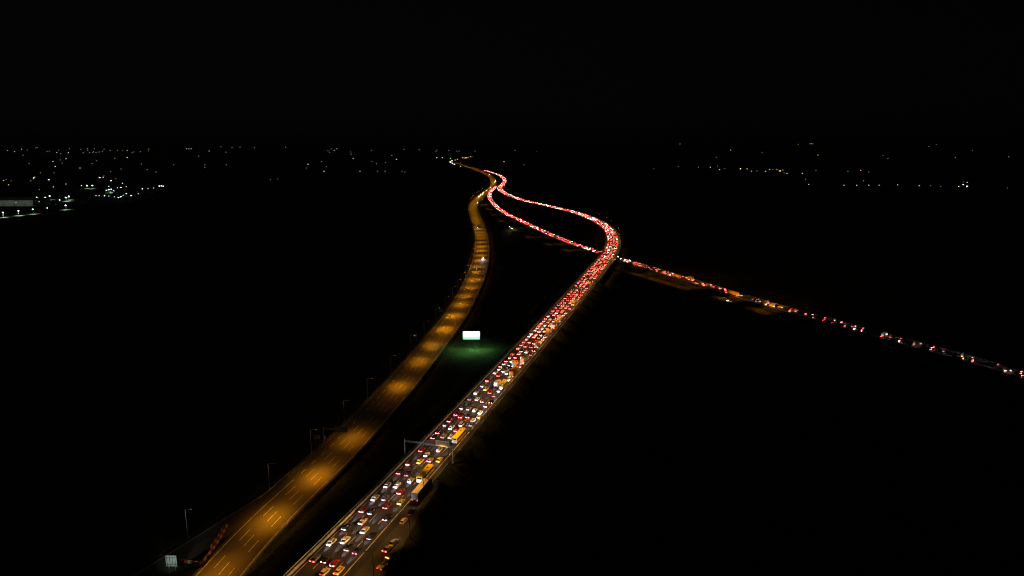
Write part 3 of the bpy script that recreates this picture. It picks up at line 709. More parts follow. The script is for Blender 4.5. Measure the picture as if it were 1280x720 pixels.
# branch road traffic
S_BX = BRANCH.locate(at(772, 324, .7))[0]
bigb = [(808, 333, 'bt1'), (848, 346, 'bt2'), (857, 349, 'bt3'), (918, 367.5, 'bt4'), (950, 379, 'bt5'), (1091, 417, 'bt6'), (1137, 429, 'bt7'), (1192, 443, 'bt8')]
BIGMAKE.update({
 'bt1': (lambda: make_truck(PAINT['orange'], 9, 1.25, 3.6, 'white', 'r', 'orange'), 9.0, "orange truck on the branch road just past the bridge"),
 'bt2': (lambda: make_truck(PAINT['yellow'], 10, 1.25, 3.7, 'white', 'r', 'yellow'), 10.0, "yellow lorry leading a second truck on the branch road"),
 'bt3': (lambda: make_truck(PAINT['orange'], 8, 1.25, 3.6, 'white', 'b', 'beige'), 8.0, "orange truck close behind the yellow lorry on the branch road"),
 'bt4': (lambda: make_truck(PAINT['yellow'], 15, 1.27, 3.9, 'white', 'b', 'yellow'), 15.0, "long yellow lorry on the branch road amid red tail lights"),
 'bt5': (lambda: make_truck(PAINT['beige'], 7, 1.2, 3.3, 'white', 'b', 'white'), 7.0, "small beige truck behind the long yellow lorry"),
 'bt6': (lambda: make_truck(M['sign_back'], 15, 1.27, 3.9, 'white', 'b', 'beige'), 15.0, "grey ribbed semi trailer lorry on the near stretch of branch road"),
 'bt7': (lambda: make_truck(PAINT['beige'], 8, 1.2, 3.4, 'white', 'd', 'beige'), 8.0, "dim beige truck behind the grey ribbed lorry"),
 'bt8': (lambda: make_bus('white', 10, 'orange', 'd'), 10.0, "white roofed coach nearest the camera on the branch road"),
})
vb = []
lb_i = [0, 0, 2, 0, 1, 0, 0, 1]
for (px, py, k), ln in zip(bigb, lb_i):
    s, lat = BRANCH.locate(at(px, py, 1.5)); L = BIGMAKE[k][1]
    vb.append(dict(s=s, lat=LANE_B[ln], lane=ln, L=L, kind=k, colour='', tail='', hand=True, path=BRANCH))
S_BE = BRANCH.s_at_py(233)
for ln in range(3):
    blocked = [(v['s'] - v['L'] / 2 - 1.5, v['s'] + v['L'] / 2 + 1.5) for v in vb if v['lane'] == ln]
    d = 4 + random.uniform(0, 8)
    while d < S_BE:
        k, c, t = rnd_car(); L = SPEC[k]['L']
        if not any(d - L / 2 < b and d + L / 2 > a for a, b in blocked):
            vb.append(dict(s=d, lat=LANE_B[ln] + random.uniform(-.3, .3), lane=ln, L=L, kind=k, colour=c, tail=t, hand=False, path=BRANCH))
            g_ = 6.5 if d < S_BX - 120 else (5.0 if d < S_BX else 3.2)
            d += L / 2 + 2.2 + 1.6 + random.expovariate(1 / g_)
        else: d += 1.0
for ln in range(3):
    row = sorted([v for v in vb if v['lane'] == ln], key=lambda v: v['s'])
    for a, b in zip(row, row[1:]):
        need = a['s'] + a['L'] / 2 + b['L'] / 2 + 1.0
        if b['s'] < need: b['s'] = need
allv = veh + vb
for v in allv:
    p = v['path'].pos(v['s'], v['lat']); v['p'] = p; v['d'] = (p - Vector((0, 0, H))).length
    v['yaw'] = v['path'].yaw(v['s']) + random.uniform(-.01, .01)
    dep = p.y * math.cos(PITCH) - (p.z - H) * math.sin(PITCH)
    v['vis'] = abs(p.x / dep * FPX) < 650 and 360 - FPX * (p.y * math.sin(PITCH) + (p.z - H) * math.cos(PITCH)) / dep < 735
allv = [v for v in allv if v['vis']]
cars = sorted([v for v in allv if v['kind'] in SPEC], key=lambda v: v['d'])
indiv, rest = cars[:325], cars[325:]
S_G = MAIN.locate(at(545, 575, 5.0))[0]
LN = ["barrier lane", "second lane from the barrier", "third lane from the barrier", "edge line lane"]
cnt = {}
lane_cars = {ln: sorted([v for v in allv if v['path'] is MAIN and v['lane'] == ln], key=lambda v: v['s']) for ln in range(4)}
for ln, row in lane_cars.items():
    past = [v for v in row if v['s'] >= S_G]; short = [v for v in row if v['s'] < S_G][::-1]
    for i, v in enumerate(past): v['ord'] = (i, 'past')
    for i, v in enumerate(short): v['ord'] = (i, 'short of')
CN = {'yellow': 'yellow', 'white': 'white', 'silver': 'silver', 'grey': 'dark grey', 'black': 'black', 'red': 'red', 'blue': 'blue', 'beige': 'beige'}
CN2 = {'yellow': 'yellow', 'white': 'pale', 'silver': 'pale', 'grey': 'dark', 'black': 'dark', 'red': 'red', 'blue': 'dark', 'beige': 'pale'}
LB = ["near lane", "middle lane", "far lane"]
for i, v in enumerate(indiv):
    if v['path'] is BRANCH and v['s'] < S_BX - 230: v['tail'] = random.choice('dddrb')
    det = v['d'] < 560 and v['path'] is MAIN or v['d'] < 470
    o = make_car(v['kind'], v['colour'], v['tail'], det)
    o.location = v['p']; o.rotation_euler = (0, 0, v['yaw'])
    det = v['d'] < 560 and v['path'] is MAIN or v['d'] < 470
    if v['path'] is MAIN and (v['hand'] or det and random.random() < .35) or v['path'] is BRANCH and random.random() < (.2 if v['s'] > S_BX - 200 else .7): beam(o, v['L'], 'near' if v['hand'] else 'mid')
    kd = {'sedan': 'saloon car', 'hatchback': 'hatchback', 'minivan': 'minivan', 'van': 'van'}[v['kind']]
    if v['path'] is MAIN:
        n, side = v['ord']
        if n < 20:
            if v['colour'] == 'yellow' and v['kind'] == 'sedan': kd = 'taxi'
            lab = f"{CN[v['colour']]} {kd} in the {LN[v['lane']]}, {ORD[n]} {side} the gantry"
            grp = "cars queueing around the sign gantry"
        else:
            seg = "abreast of the billboard" if v['s'] < MAIN.s_at_py(400) else "between the billboard and bridge"
            lab = f"{CN2[v['colour']]} {v['kind'] if v['kind'] in ('van','minivan') else 'car'} in the {LN[v['lane']]}, {seg}"
            grp = lab + " jam"
    else:
        seg = "beyond the long yellow lorry" if v['s'] > BRANCH.locate(at(918, 367, 1))[0] else ("between the yellow and grey lorries" if v['s'] > BRANCH.locate(at(1091, 417, 1))[0] else "behind the grey ribbed lorry")
        lab = f"{CN2[v['colour']]} {v['kind'] if v['kind'] in ('van','minivan') else 'car'} in the branch road's {LB[v['lane']]}, {seg}"
        grp = lab + " queue"
    tag(o, lab, 'taxi' if kd == 'taxi' else ('van' if 'van' in v['kind'] else 'car'), grp)
for v in allv:
    if v['kind'] in SPEC: continue
    o = BIGMAKE[v['kind']][0](); o.location = v['p']; o.rotation_euler = (0, 0, v['yaw']); beam(o, v['L'], z=.8)
    if v['kind'] == 'bt8': pass
    tag(o, BIGMAKE[v['kind']][2], 'bus' if 'bus' in o.name else 'truck', "buses in the jam" if 'bus' in o.name else "trucks in the jam")
FT = {'b': emit('far_brake_light_glow', (1.0, 0.42, 0.36), 90.0, (0.6, 0.05, 0.05)), 'r': emit('far_tail_light_glow', (1.0, 0.045, 0.04), 40.0, (0.6, 0.05, 0.05)), 'd': TAIL['d']}
# far traffic nobody could count: one object
fm = MB(); FM = [PAINT[c] for c in ('white', 'silver', 'grey', 'black', 'red', 'yellow', 'beige', 'blue')] + [M['glass'], FT['b'], FT['r'], FT['d'], HEADL]
FI = {c: i for i, c in enumerate(('white', 'silver', 'grey', 'black', 'red', 'yellow', 'beige', 'blue'))}
for v in rest:
    q = SPEC[v['kind']]; w, L, zr = q['w'], q['L'], q['zr']; T = Matrix.Translation(v['p']) @ Matrix.Rotation(v['yaw'], 4, 'Z'); ci = FI[v['colour']]
    fm.box((0, 0, .62), (2 * w, L, .76), ci, T); fm.box((0, -.25, (q['zs'] + zr) / 2), (1.7 * w, L * .55, zr - q['zs'] + .02), 8, T, .8); fm.box((0, -.25, zr + .02), (1.3 * w, L * .42, .05), ci, T)
    ti = random.choice((9, 9, 9, 10, 10, 10, 10, 10, 11, 11))
    for sx in (-1, 1):
        vs = [T @ Vector(p) for p in ((sx * w * .95, -L / 2 - .02, .72), (sx * w * .5, -L / 2 - .02, .72), (sx * w * .5, -L / 2 - .02, .92), (sx * w * .95, -L / 2 - .02, .92))]
        fm.add(vs, [(0, 1, 2, 3)], ti)
        vs = [T @ Vector(p) for p in ((sx * w * .9, L / 2 + .02, .55), (sx * w * .5, L / 2 + .02, .55), (sx * w * .5, L / 2 + .02, .72), (sx * w * .9, L / 2 + .02, .72))]
        fm.add(vs, [(3, 2, 1, 0)], 12)
tag(fm.build("distant_traffic", FM), "far mass of queueing cars with glowing red tail lights", "traffic", kind="stuff")

# oncoming cars on the empty carriageway and the side road (left-hand set faces the camera)
on = [(603.5, 322, LEFT, 'white', 'lone white car coming round the bend with bright headlights', 'on'), (596.5, 283.5, LEFT, 'silver', 'silver car with bright headlights on the narrow lit bend', 'on'), (599, 253, LEFT, 'white', 'white van with glaring headlights where the side road leaves', 'on'),
      (641, 283, SIDE, 'white', 'white car with headlights on the side road, leading a pair', 'onwarm'), (644, 285, SIDE, 'grey', 'grey car with headlights on the side road, following a pair', 'onwarm'), (904, 375, SIDE, 'white', 'white van alone on the dark side road below the queue', 'onwarm')]
for px, py, path, c, lab, bk_ in on:
    s, lat = path.locate(at(px, py, 1.2)); lat = max(min(lat, -2.0), -12.0) if path is LEFT else -2.0
    o = make_car('van' if 'van' in lab else 'sedan', c, 'd', True, HEADL_ON if bk_ == 'on' else HEADL_WARM)
    o.location = path.pos(s, lat); o.rotation_euler = (0, 0, path.yaw(s) + math.pi)
    if '904' != str(px): beam(o, 5.6 if 'van' in lab else 4.5, bk_, 4.0)
    tag(o, lab, 'van' if 'van' in lab else 'car', "oncoming vehicles")
HEADL_FAR = emit('far_headlight_glow', (1.0, 0.80, 0.45), 900.0, (0.6, 0.6, 0.6)); HEADL_FARW = emit('far_white_headlight_glow', (0.85, 0.95, 1.0), 900.0, (0.6, 0.6, 0.6))
far_on = [(593.6, 245.5), (595.5, 243.6), (597.5, 242), (599.5, 240), (601, 238.6), (603.5, 237), (605.5, 235.6), (607.5, 234.8), (609.5, 234.2), (610.5, 234.0), (613, 231), (615.5, 229.6), (619, 227.5), (619.8, 226), (618.8, 222.5), (617.5, 221.5), (616, 219.5), (614.5, 218.4)]
for px, py in far_on:
    s, lat = LEFT.locate(at(px, py, .9)); lat = max(min(lat, -2.0), -13.0)
    o = make_car('hatchback', random.choice(['white', 'silver', 'grey']), 'd', True, HEADL_FAR if py > 227 else HEADL_FARW)
    o.location = LEFT.pos(s, lat); o.rotation_euler = (0, 0, LEFT.yaw(s) + math.pi)
    tag(o, "distant car with warm headlights on the far bend of the empty carriageway", "car", "distant oncoming cars on the far bend")

# ------------------------------------------------------------------ parked vehicles at the lay-by
def put(o, px, py, path, label, cat, L, dyaw=0.0, group=None):
    z = 4.99; p = at(px, py, z + .8); p.z = z; s, _ = path.locate(p); t = path.frame(s)[1]
    o.location = p + t * (L / 2); o.rotation_euler = (0, 0, path.yaw(s) + dyaw); tag(o, label, cat, group); return o
put(make_truck(M['tarp'], 14.5, 1.27, 3.9, 'black', 'd', 'silver', semi=True), 518, 625.5, MAIN, "long semi trailer lorry stopped on the shoulder behind the yellow bus", "truck", 14.5, 0.02, "trucks in the jam")
pk = "stopped vehicles in the lay-by"
put(make_car('sedan', 'black', 'o', True), 511, 643, MAIN, "black saloon car stopped in the lay-by behind the lorry", "car", 4.5, -.02, pk)
put(make_car('hatchback', 'beige', 'o', True), 502, 654, MAIN, "dull beige hatchback stopped in the lay-by, between black and silver cars", "car", 4.0, -.04, pk)
put(make_car('hatchback', 'silver', 'o', True), 489, 681, MAIN, "silver hatchback stopped in the lay-by ahead of the tow truck", "car", 4.0, -.12, pk)
put(make_car('sedan', 'yellow', 'r', True), 481, 689.5, MAIN, "yellow taxi stopped in the lay-by just ahead of the tow truck", "taxi", 4.5, -.15, pk)
tw = empty("tow_truck")
b = MB(); b.loft([[Vector(p) for p in ((-1.05 * f, y, .5), (1.05 * f, y, .5), (1.05 * f, y, zt - .2), (.9 * f, y, zt), (-.9 * f, y, zt), (-1.05 * f, y, zt - .2))] for y, f, zt in ((0.6, .97, 2.4), (1.0, 1, 2.5), (2.5, .98, 2.3), (3.2, .92, 1.35))]); b.build("cab", PAINT['yellow'], tw)
b = MB(); b.box((0, -1.3, .95), (2.1, 3.6, .22)); b.box((-.98, -1.3, 1.16), (.1, 3.6, .2)); b.box((.98, -1.3, 1.16), (.1, 3.6, .2)); b.box((0, .42, 1.5), (2.0, .14, 1.1)); b.build("flatbed", PAINT['yellow'], tw)
b = MB(); b.tube((0, -.6, 1.05), (0, -2.9, 2.2), .09, .07); b.tube((0, -2.9, 2.2), (0, -3.0, 1.2), .03); b.box((0, -.7, 1.3), (.5, .5, .5)); b.build("crane_boom", M['darkpole'], tw)
b = MB(); b.box((0, .9, 2.56), (1.5, .25, .14)); b.build("beacon_bar", emit("amber_beacon_glow", (1, .5, .08), 3.0), tw)
b = MB(); b.box((0, 2.86, 1.72), (1.7, .12, .6), M=Matrix.Translation((0, 0, 0))); b.build("windscreen", M['glass'], tw)
tails(tw, 1.0, -3.12, .8, 'd', (.3, .05, .16)); wheels(tw, (-1.9, 2.2), 1.05, .42)
put(tw, 476, 712, MAIN, "yellow tow truck with flatbed at the end of the lay-by queue", "tow truck", 6.2, -.22, pk)

# ------------------------------------------------------------------ gantries and signs
def beam3(mb, a, b, wd=.5, r=.05, n=14):
    a, b = Vector(a), Vector(b); up = Vector((0, 0, wd)); sd = (b - a).cross(Vector((0, 0, 1))).normalized() * wd
    cs = [Vector((0, 0, 0)), up, up + sd, sd]
    for c in cs: mb.tube(a + c, b + c, r, n=5)
    for k in range(n):
        p, q = a.lerp(b, k / n), a.lerp(b, (k + 1) / n)
        mb.tube(p, q + up, r * .6, n=4, cap=False); mb.tube(p + sd, q + sd + up, r * .6, n=4, cap=False); mb.tube(p + up, q + sd + up, r * .6, n=4, cap=False)
ga = MAIN.pos(S_G, -2.2, -.5); gb = MAIN.pos(S_G, EDGE_M + 4.2, -.5)
GT = empty("sign_gantry", (ga + gb) / 2); o = GT.location
a0, b0 = ga - o, gb - o
for p in (a0, b0):
    m_ = MB(); m_.tube(p, p + Vector((0, 0, 8.6)), .20, .17, 8); m_.box(p + Vector((0, 0, .5)), (.8, .8, .5)); m_.build("post", M['galv'], GT)
m_ = MB(); beam3(m_, a0 + Vector((0, 0, 7.4)), b0 + Vector((0, 0, 7.4))); m_.build("truss_beam", M['galv'], GT)
ax = (b0 - a0).normalized(); fw = MAIN.frame(S_G)[1]
def panel(root, c, wdt, hgt, ax, fw, face, back, ribs=0, name="sign_panel"):
    q = Matrix(((ax.x, fw.x, 0, c.x), (ax.y, fw.y, 0, c.y), (0, 0, 1, c.z), (0, 0, 0, 1)))
    m_ = MB(); m_.box((0, 0, 0), (wdt, .08, hgt), 0, q); po = m_.build(name, face, root)
    m_ = MB()
    for z in (-hgt / 2 + .1, hgt / 2 - .1): m_.box((0, -.05, z), (wdt - .1, .03, .08), 0, q)
    for x in (-wdt / 2 + .09, wdt / 2 - .09): m_.box((x, -.05, 0), (.08, .03, hgt - .28), 0, q)
    if face is M['sign_face']: m_.build("border", M['sign_edge'], po)
    if ribs:
        m_ = MB()
        for k in range(ribs): m_.box((-wdt / 2 + wdt * (k + .5) / ribs, -.09, 0), (.10, .10, hgt), 0, q)
        for z in (-hgt * .3, hgt * .3): m_.box((0, -.18, z), (wdt, .08, .10), 0, q)
        m_.build("stiffening_rib", back, po)
    return po
c = a0.lerp(b0, .80) + Vector((0, 0, 8.7)) - fw * .35
panel(GT, c, 6.2, 2.6, ax, fw, M['sign_face'], M['galv'])
c = a0.lerp(b0, .50) + Vector((0, 0, 8.3)) - fw * .35
panel(GT, c, 2.6, 1.8, ax, fw, M['darkpole'], M['galv'], name="matrix_panel")
tag(GT, "steel gantry with a brown lit sign spanning the jammed carriageway", "gantry")
s_l = LEFT.locate(at(420, 552, .5))[0]; base = LEFT.pos(s_l, -20.2, -.4)
GL = empty("cantilever_sign", base); axl = LEFT.frame(s_l)[2]; fwl = LEFT.frame(s_l)[1]
m_ = MB(); m_.tube((0, 0, 0), (0, 0, 7.6), .22, .18); m_.box((0, 0, .3), (.9, .9, .6)); m_.build("post", M['galv'], GL)
m_ = MB(); beam3(m_, Vector((0, 0, 6.6)), axl * 12.5 + Vector((0, 0, 6.6)), n=10); m_.build("cantilever_arm", M['galv'], GL)
panel(GL, axl * 9.2 + Vector((0, 0, 7.0)) - fwl * .2, 6.4, 2.6, axl, fwl, M['sign_back'], M['darkpole'], ribs=9)
tag(GL, "cantilever road sign seen from its ribbed back over the empty carriageway", "road sign")
def post_sign(px, py, wdt, hgt, zc, label, ribs=4, mt=None, yaw=0.0, nposts=2, zb=0.0):
    root = empty("road_sign", at(px, py, zb), yaw); ax_, fw_ = Vector((1, 0, 0)), Vector((0, 1, 0))
    panel(root, Vector((0, 0, zc)), wdt, hgt, ax_, fw_, mt or M['sign_back'], M['darkpole'], ribs=ribs)
    for k in range(nposts):
        x = 0 if nposts == 1 else (-.3 + .6 * k) * wdt
        m_ = MB(); m_.tube((x, .12, -.5), (x, .12, zc + hgt / 2 - .1), .08, n=6); m_.build("post", M['galv'], root)
    return tag(root, label, "road sign")
post_sign(216, 718, 3.6, 4.0, 5.0, "pale ribbed road sign seen from behind beside the closed slip road", 4, zb=0)
post_sign(397, 557, 2.9, 1.7, 4.2, "amber lit rectangular sign on two posts beside the cantilever sign", 0, M['sign_face'])
post_sign(406.5, 556, .8, 1.9, 3.6, "narrow upright amber sign next to the cantilever post", 0, M['sign_edge'], nposts=1)
post_sign(499, 450, 2.4, 2.6, 3.4, "amber lit roadside sign under the dark outer lamp row, first of four", 0, M['sign_face'])
post_sign(519, 426, 2.4, 2.8, 3.4, "amber lit roadside sign under the outer lamps, second of four", 0, M['sign_face'])
post_sign(551.5, 392, 3.6, 2.0, 2.6, "wide grey roadside sign under the outer lamps, third of four", 0, M['sign_back'])
post_sign(575, 354, 3.6, 2.0, 2.6, "small grey roadside sign near the bend, last of four", 0, M['sign_back'])
sg = at(216, 718, 0.0); sl_ = bpy.data.lights.new("added_sign_fill", 'SPOT'); sl_.energy = 2600; sl_.color = (.80, 1.0, .88); sl_.spot_size = R(46); sl_.spot_blend = 1.0
spot(sg + Vector((3.0, -9.0, 8.5)), sg + Vector((0, 0, 5.0)), 0, dat=sl_)  # added spot with no fitting, brightens the pale ribbed sign

# red and white plastic barriers
def barrier_block(m):
    mb = MB(); prof = [(-.28, 0), (-.28, .18), (-.13, .42), (-.10, 1.0), (.10, 1.0), (.13, .42), (.28, .18), (.28, 0)]
    mb.loft([[Vector((a, y, b)) for a, b in prof] for y in (-.78, .78)]); mb.box((0, .81, .5), (.12, .08, .5)); return mb
blk = {c: barrier_block(c).mesh("traffic_barrier", M[c]) for c in ('red', 'white')}
def row(pts, start, what):
    P = [at(x, y, 0.42) for x, y in pts]; k = start; carry = 0
    for a, b in zip(P, P[1:]):
        L = (b - a).length; d = carry
        while d < L:
            o = link("traffic_barrier", blk['red' if k % 2 else 'white']); o.location = a.lerp(b, d / L); o.rotation_euler = (0, 0, math.atan2(-(b - a).x, (b - a).y) + random.uniform(-.06, .06))
            col = 'red' if k % 2 else 'white'
            tag(o, f"{col} plastic barrier block in the {what} closing the slip road", "barrier", f"{col} blocks in the {what}")
            d += 1.72; k += 1
        carry = d - L
row([(283, 659), (276, 672), (266, 688), (253.5, 705)], 0, "long row")
row([(279, 661), (271, 675), (262, 688)], 1, "fainter second row")
row([(227, 702), (238, 704), (250, 706)], 0, "short cross row")

# ------------------------------------------------------------------ billboard
bb = at(589.5, 436.5, -.2)
BB = empty("billboard", bb)
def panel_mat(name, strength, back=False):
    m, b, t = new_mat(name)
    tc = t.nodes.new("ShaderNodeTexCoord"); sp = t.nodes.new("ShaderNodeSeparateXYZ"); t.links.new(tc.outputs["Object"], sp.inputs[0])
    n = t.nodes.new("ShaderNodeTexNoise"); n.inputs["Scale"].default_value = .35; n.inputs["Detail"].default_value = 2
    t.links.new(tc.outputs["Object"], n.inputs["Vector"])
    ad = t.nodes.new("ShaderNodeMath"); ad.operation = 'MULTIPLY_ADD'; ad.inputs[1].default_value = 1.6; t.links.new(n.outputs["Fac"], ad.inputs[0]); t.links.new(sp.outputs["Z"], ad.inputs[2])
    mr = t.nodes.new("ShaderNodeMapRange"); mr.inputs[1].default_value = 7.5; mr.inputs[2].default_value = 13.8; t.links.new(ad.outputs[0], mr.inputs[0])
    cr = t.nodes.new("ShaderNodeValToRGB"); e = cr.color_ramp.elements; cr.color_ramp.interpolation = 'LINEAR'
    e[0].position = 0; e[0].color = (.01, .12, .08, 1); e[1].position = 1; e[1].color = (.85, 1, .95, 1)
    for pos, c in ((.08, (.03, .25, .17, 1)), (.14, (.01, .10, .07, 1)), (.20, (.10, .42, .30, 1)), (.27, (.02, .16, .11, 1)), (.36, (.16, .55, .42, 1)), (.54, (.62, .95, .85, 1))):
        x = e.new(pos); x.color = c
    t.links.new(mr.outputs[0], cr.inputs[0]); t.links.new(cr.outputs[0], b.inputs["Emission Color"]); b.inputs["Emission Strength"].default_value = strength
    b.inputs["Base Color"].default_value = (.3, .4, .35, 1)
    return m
m_ = MB(); m_.box((0, -.10, 9.9), (11.6, .22, 5.6)); m_.build("display_panel", panel_mat("painted_lamplit_advert", 1.7), BB)  # self-glowing face paints in light from the top lamps: white above, teal stripes below
m_ = MB(); m_.box((0, .16, 9.9), (11.9, .26, 5.9)); m_.build("frame", M['darkpole'], BB)
m_ = MB(); m_.box((0, .36, 9.9), (11.0, .10, 5.0)); m_.build("rear_panel", emit("rear_advert_glow", (.45, 1.0, .65), 1.1), BB)
for x in (-2.1, 2.3): m_ = MB(); m_.tube((x, .45, -.6), (x, .45, 7.0), .22); m_.box((x, .45, .15), (1.4, 1.4, .4)); m_.build("post", M['darkpole'], BB)
m_ = MB(); m_.tube((4.6, 1.6, -.6), (4.6, .6, 7.0), .12); m_.build("brace", M['darkpole'], BB)
for x in (-3.8, 1.7, 4.6):
    m_ = MB(); m_.tube((x, 0, 12.8), (x, 0, 13.5), .05, n=5); m_.tube((x, 0, 13.5), (x, -1.3, 13.7), .05, n=5); m_.box((x, -1.4, 13.65), (.7, .3, .2)); lo_ = m_.build("floodlight", M['galv'], BB)
tag(BB, "glowing white and teal billboard on dark posts between the carriageways", "billboard")
for x, yy in ((-3, -2.0), (3, -2.0), (0, 3.0)):
    l = bpy.data.lights.new("billboard_spill", 'SPOT'); l.energy = 12000; l.color = (.38, 1.0, .42); l.spot_size = R(150); l.spot_blend = 1.0; l.shadow_soft_size = .5
    o = bpy.data.objects.new("billboard_spill", l); COL.objects.link(o); o.parent = BB; o.location = (x, yy, 13.4)

# ------------------------------------------------------------------ shrubs and trees along the verges
def crown_mb(rx, rz, n, leaf, seed, z0=0.0):
    rr = random.Random(seed); mb = MB(); cl = []
    for k in range(9): cl.append((Vector((rr.uniform(-.75, .75) * rx, rr.uniform(-.75, .75) * rx, z0 + rz * rr.uniform(.4, 1.6))), rr.uniform(.3, .55)))
    for k in range(n):
        c, q = rr.choice(cl); dv = Vector((rr.gauss(0, 1), rr.gauss(0, 1), rr.gauss(0, 1))).normalized() * (rr.random() ** .4)
        p = c + Vector((dv.x * rx * q, dv.y * rx * q, dv.z * rz * q)); u = Vector((rr.gauss(0, 1), rr.gauss(0, 1), rr.gauss(0, 1))).normalized(); v = u.orthogonal().normalized(); sz = leaf * rr.uniform(.6, 1.4)
        mb.add([p - u * sz, p + v * sz * .5, p + u * sz, p - v * sz * .5], [(0, 1, 2, 3)])
    return mb
def plant(tree, seed):
    root = empty("tree" if tree else "shrub")
    if tree:
        m_ = MB(); m_.tube((0, 0, -.6), (.1, 0, 3.0), .20, .12); 
        for k in range(5): a = k * 1.3; m_.tube((.08, 0, 2.2 + .2 * k), (1.2 * math.cos(a), 1.2 * math.sin(a), 4 + .3 * k), .08, .03, 5)
        m_.build("trunk", M['bark'], root); crown_mb(2.3, 1.9, 700, .22, seed, 2.6).build("crown", M['leaf'], root)
    else:
        m_ = MB()
        for k in range(4): a = k * 1.6; m_.tube((0, 0, -.4), (.5 * math.cos(a), .5 * math.sin(a), .9), .05, .02, 5)
        m_.build("stem", M['bark'], root); crown_mb(1.3, .8, 350, .16, seed).build("crown", M['leaf'], root)
    note(root); return root
TP = [plant(True, s) for s in (1, 2)]; SP = [plant(False, s) for s in (3, 4, 5)]; first = set()
def place_plant(lst, p, sc_, label, grp, cat):
    o = random.choice(lst)
    if o.name in first: o = copy_tree(o)
    else: first.add(o.name)
    o.location = p; o.rotation_euler = (0, 0, random.uniform(0, 6.28)); o.scale = (sc_, sc_, sc_ * random.uniform(.8, 1.2)); tag(o, label, cat, grp)
for k in range(26):
    s_ = MAIN.s_at_py(640) + k * 9 + random.uniform(-3, 3); lt = EDGE_M + random.uniform(7.0, 12.0); p = MAIN.pos(s_, lt); f = (lt - EDGE_M - 4.6) / 8.0; p.z = 5.0 * (1 - min(1, max(0, f))) - .2
    place_plant(SP, p, random.uniform(.8, 1.5), "low dark shrub on the bank below the jammed road's outer shoulder", "shrubs on the jammed road's bank", "shrub")
for k in range(12):
    s_ = S_MRG + 40 + k * 21 + random.uniform(-5, 5); p = LEFT.pos(s_, -24 - random.uniform(0, 4), -.6)
    place_plant(SP if k % 3 else TP, p, random.uniform(.8, 1.2), "dim shrub beside the empty carriageway's outer verge" if k % 3 else "small dim tree beside the empty carriageway's outer verge", "shrubs on the outer verge" if k % 3 else "small trees on the outer verge", "shrub" if k % 3 else "tree")
for o in TP + SP:
    if o.name not in first: place_plant([o], MAIN.pos(300, 30, -5.2), 1, "low dark shrub at the foot of the jammed road's bank", None, "shrub")

# ------------------------------------------------------------------ distant lights: lamp masts and the industrial yard
def glow(name, col, st): return emit(name, col, st)
GL_ = {'w': (.72, 1.0, .94), 'y': (1.0, .78, .42), 'o': (1.0, .55, .18), 'n': (.95, .95, .85), 'g': (.45, 1.0, .5)}
GM = {}
def gmat(c, lvl):
    k = (c, lvl)
    if k not in GM: GM[k] = glow(f"far_lamp_glow_{c}_{lvl}", GL_[c], {3: 9.0, 2: 3.6, 1: 1.1, 0: .4}[lvl])
    return GM[k]
def mast(px, py, lvl, c, label, grp):
    dep = PITCH - math.atan((360 - py) / FPX)
    dist = min(9000.0, (H - 9) / math.tan(max(dep, .012))); p = at_dist(px, py, dist)
    k = dist / FPX * 1.25                       # metres per output pixel there
    r = min(max((.37 + .07 * lvl) * k, .5), 4.5); zg = 0.0
    root = empty("floodlight_mast" if grp[0] == 'f' else "street_lamp", (p.x, p.y, zg)); hz = max(p.z, r + .5)
    m_ = MB(); m_.tube((0, 0, -1), (0, 0, hz), .14, .1, 5); m_.build("pole", M['darkpole'], root)
    m_ = MB(); n = 8
    rings = [[Vector((r * 1.15 * math.sin(f) * math.cos(2 * math.pi * q / n), r * .7 * math.sin(f) * math.sin(2 * math.pi * q / n), hz + r * .62 * math.cos(f))) for q in range(n)] for f in (.25, .9, 1.57, 2.2, 2.9)]
    m_.loft(rings); m_.build("lamp_head", gmat(c, lvl), root)
    tag(root, label, "floodlight" if grp[0] == 'f' else "street lamp", grp); return root, p
yard = [(3.7,265.7,3),(3.7,269,1),(23,263.6,3),(23,267,1),(41,261.7,3),(59,260,2),(82,256.7,3),(74.6,250,2),(82.5,247,3),(86,245.4,3),(62,245,3),(56.5,246.7,2),(46,246.7,3),(37,251.7,3),(49,252,1),(8.6,251,2),(20,253,1),
        (61,224.6,2),(66.7,233.6,1),(82.5,230,1),(124.7,222,2),(129,221.6,1),(139,225.7,2),(153,229,1),(108.8,232,3),(115.3,232,3),(102,232,1),(136,233,1),(151,234.3,2),(147,234.8,1),(133,238,2),(136,237,3),(139,236.5,2),(142,238,1),(138,240,1),(140,241,1),
        (120,244.6,1),(124,244.6,1),(130.7,244.6,2),(136,245,1),(143,246,1),(148,247,2),(151,246,2),(154,244,1),(158,242,2),(164,244.4,2),(173,242,1),(178,236,2),(185,235.6,1),(192,235,1),(199,232.5,2),(201.6,232.4,2),(204,232.6,2)]
for i, (x, y, l_) in enumerate(yard):
    near_ = x < 90 and y > 243
    lab = "bright white floodlight mast around the long pale industrial shed" if near_ else "white floodlight mast in the dense cluster beyond the industrial shed"
    _, p = mast(x, y, l_, 'w', lab, "floodlights around the shed" if near_ else "floodlights of the far cluster")
    if l_ == 3:
        l = bpy.data.lights.new("flood_light", 'SPOT'); l.energy = 60000; l.color = GL_['w']; l.spot_size = R(140); l.spot_blend = 1.0; l.shadow_soft_size = 1.0
        o = bpy.data.objects.new("flood_light", l); COL.objects.link(o); o.location = (p.x, p.y, max(p.z - 3, 4))
ylw = [(4.6,225.7,1),(10.7,231,1),(42,222.5,2),(43.5,221.5,1),(14,226,0),(50.6,216,0),(67.5,216,0)]
for x, y, l_ in ylw: mast(x, y, l_, 'y', "small yellowish lamp beyond the industrial shed's white floodlights", "small yellowish lamps behind the shed")
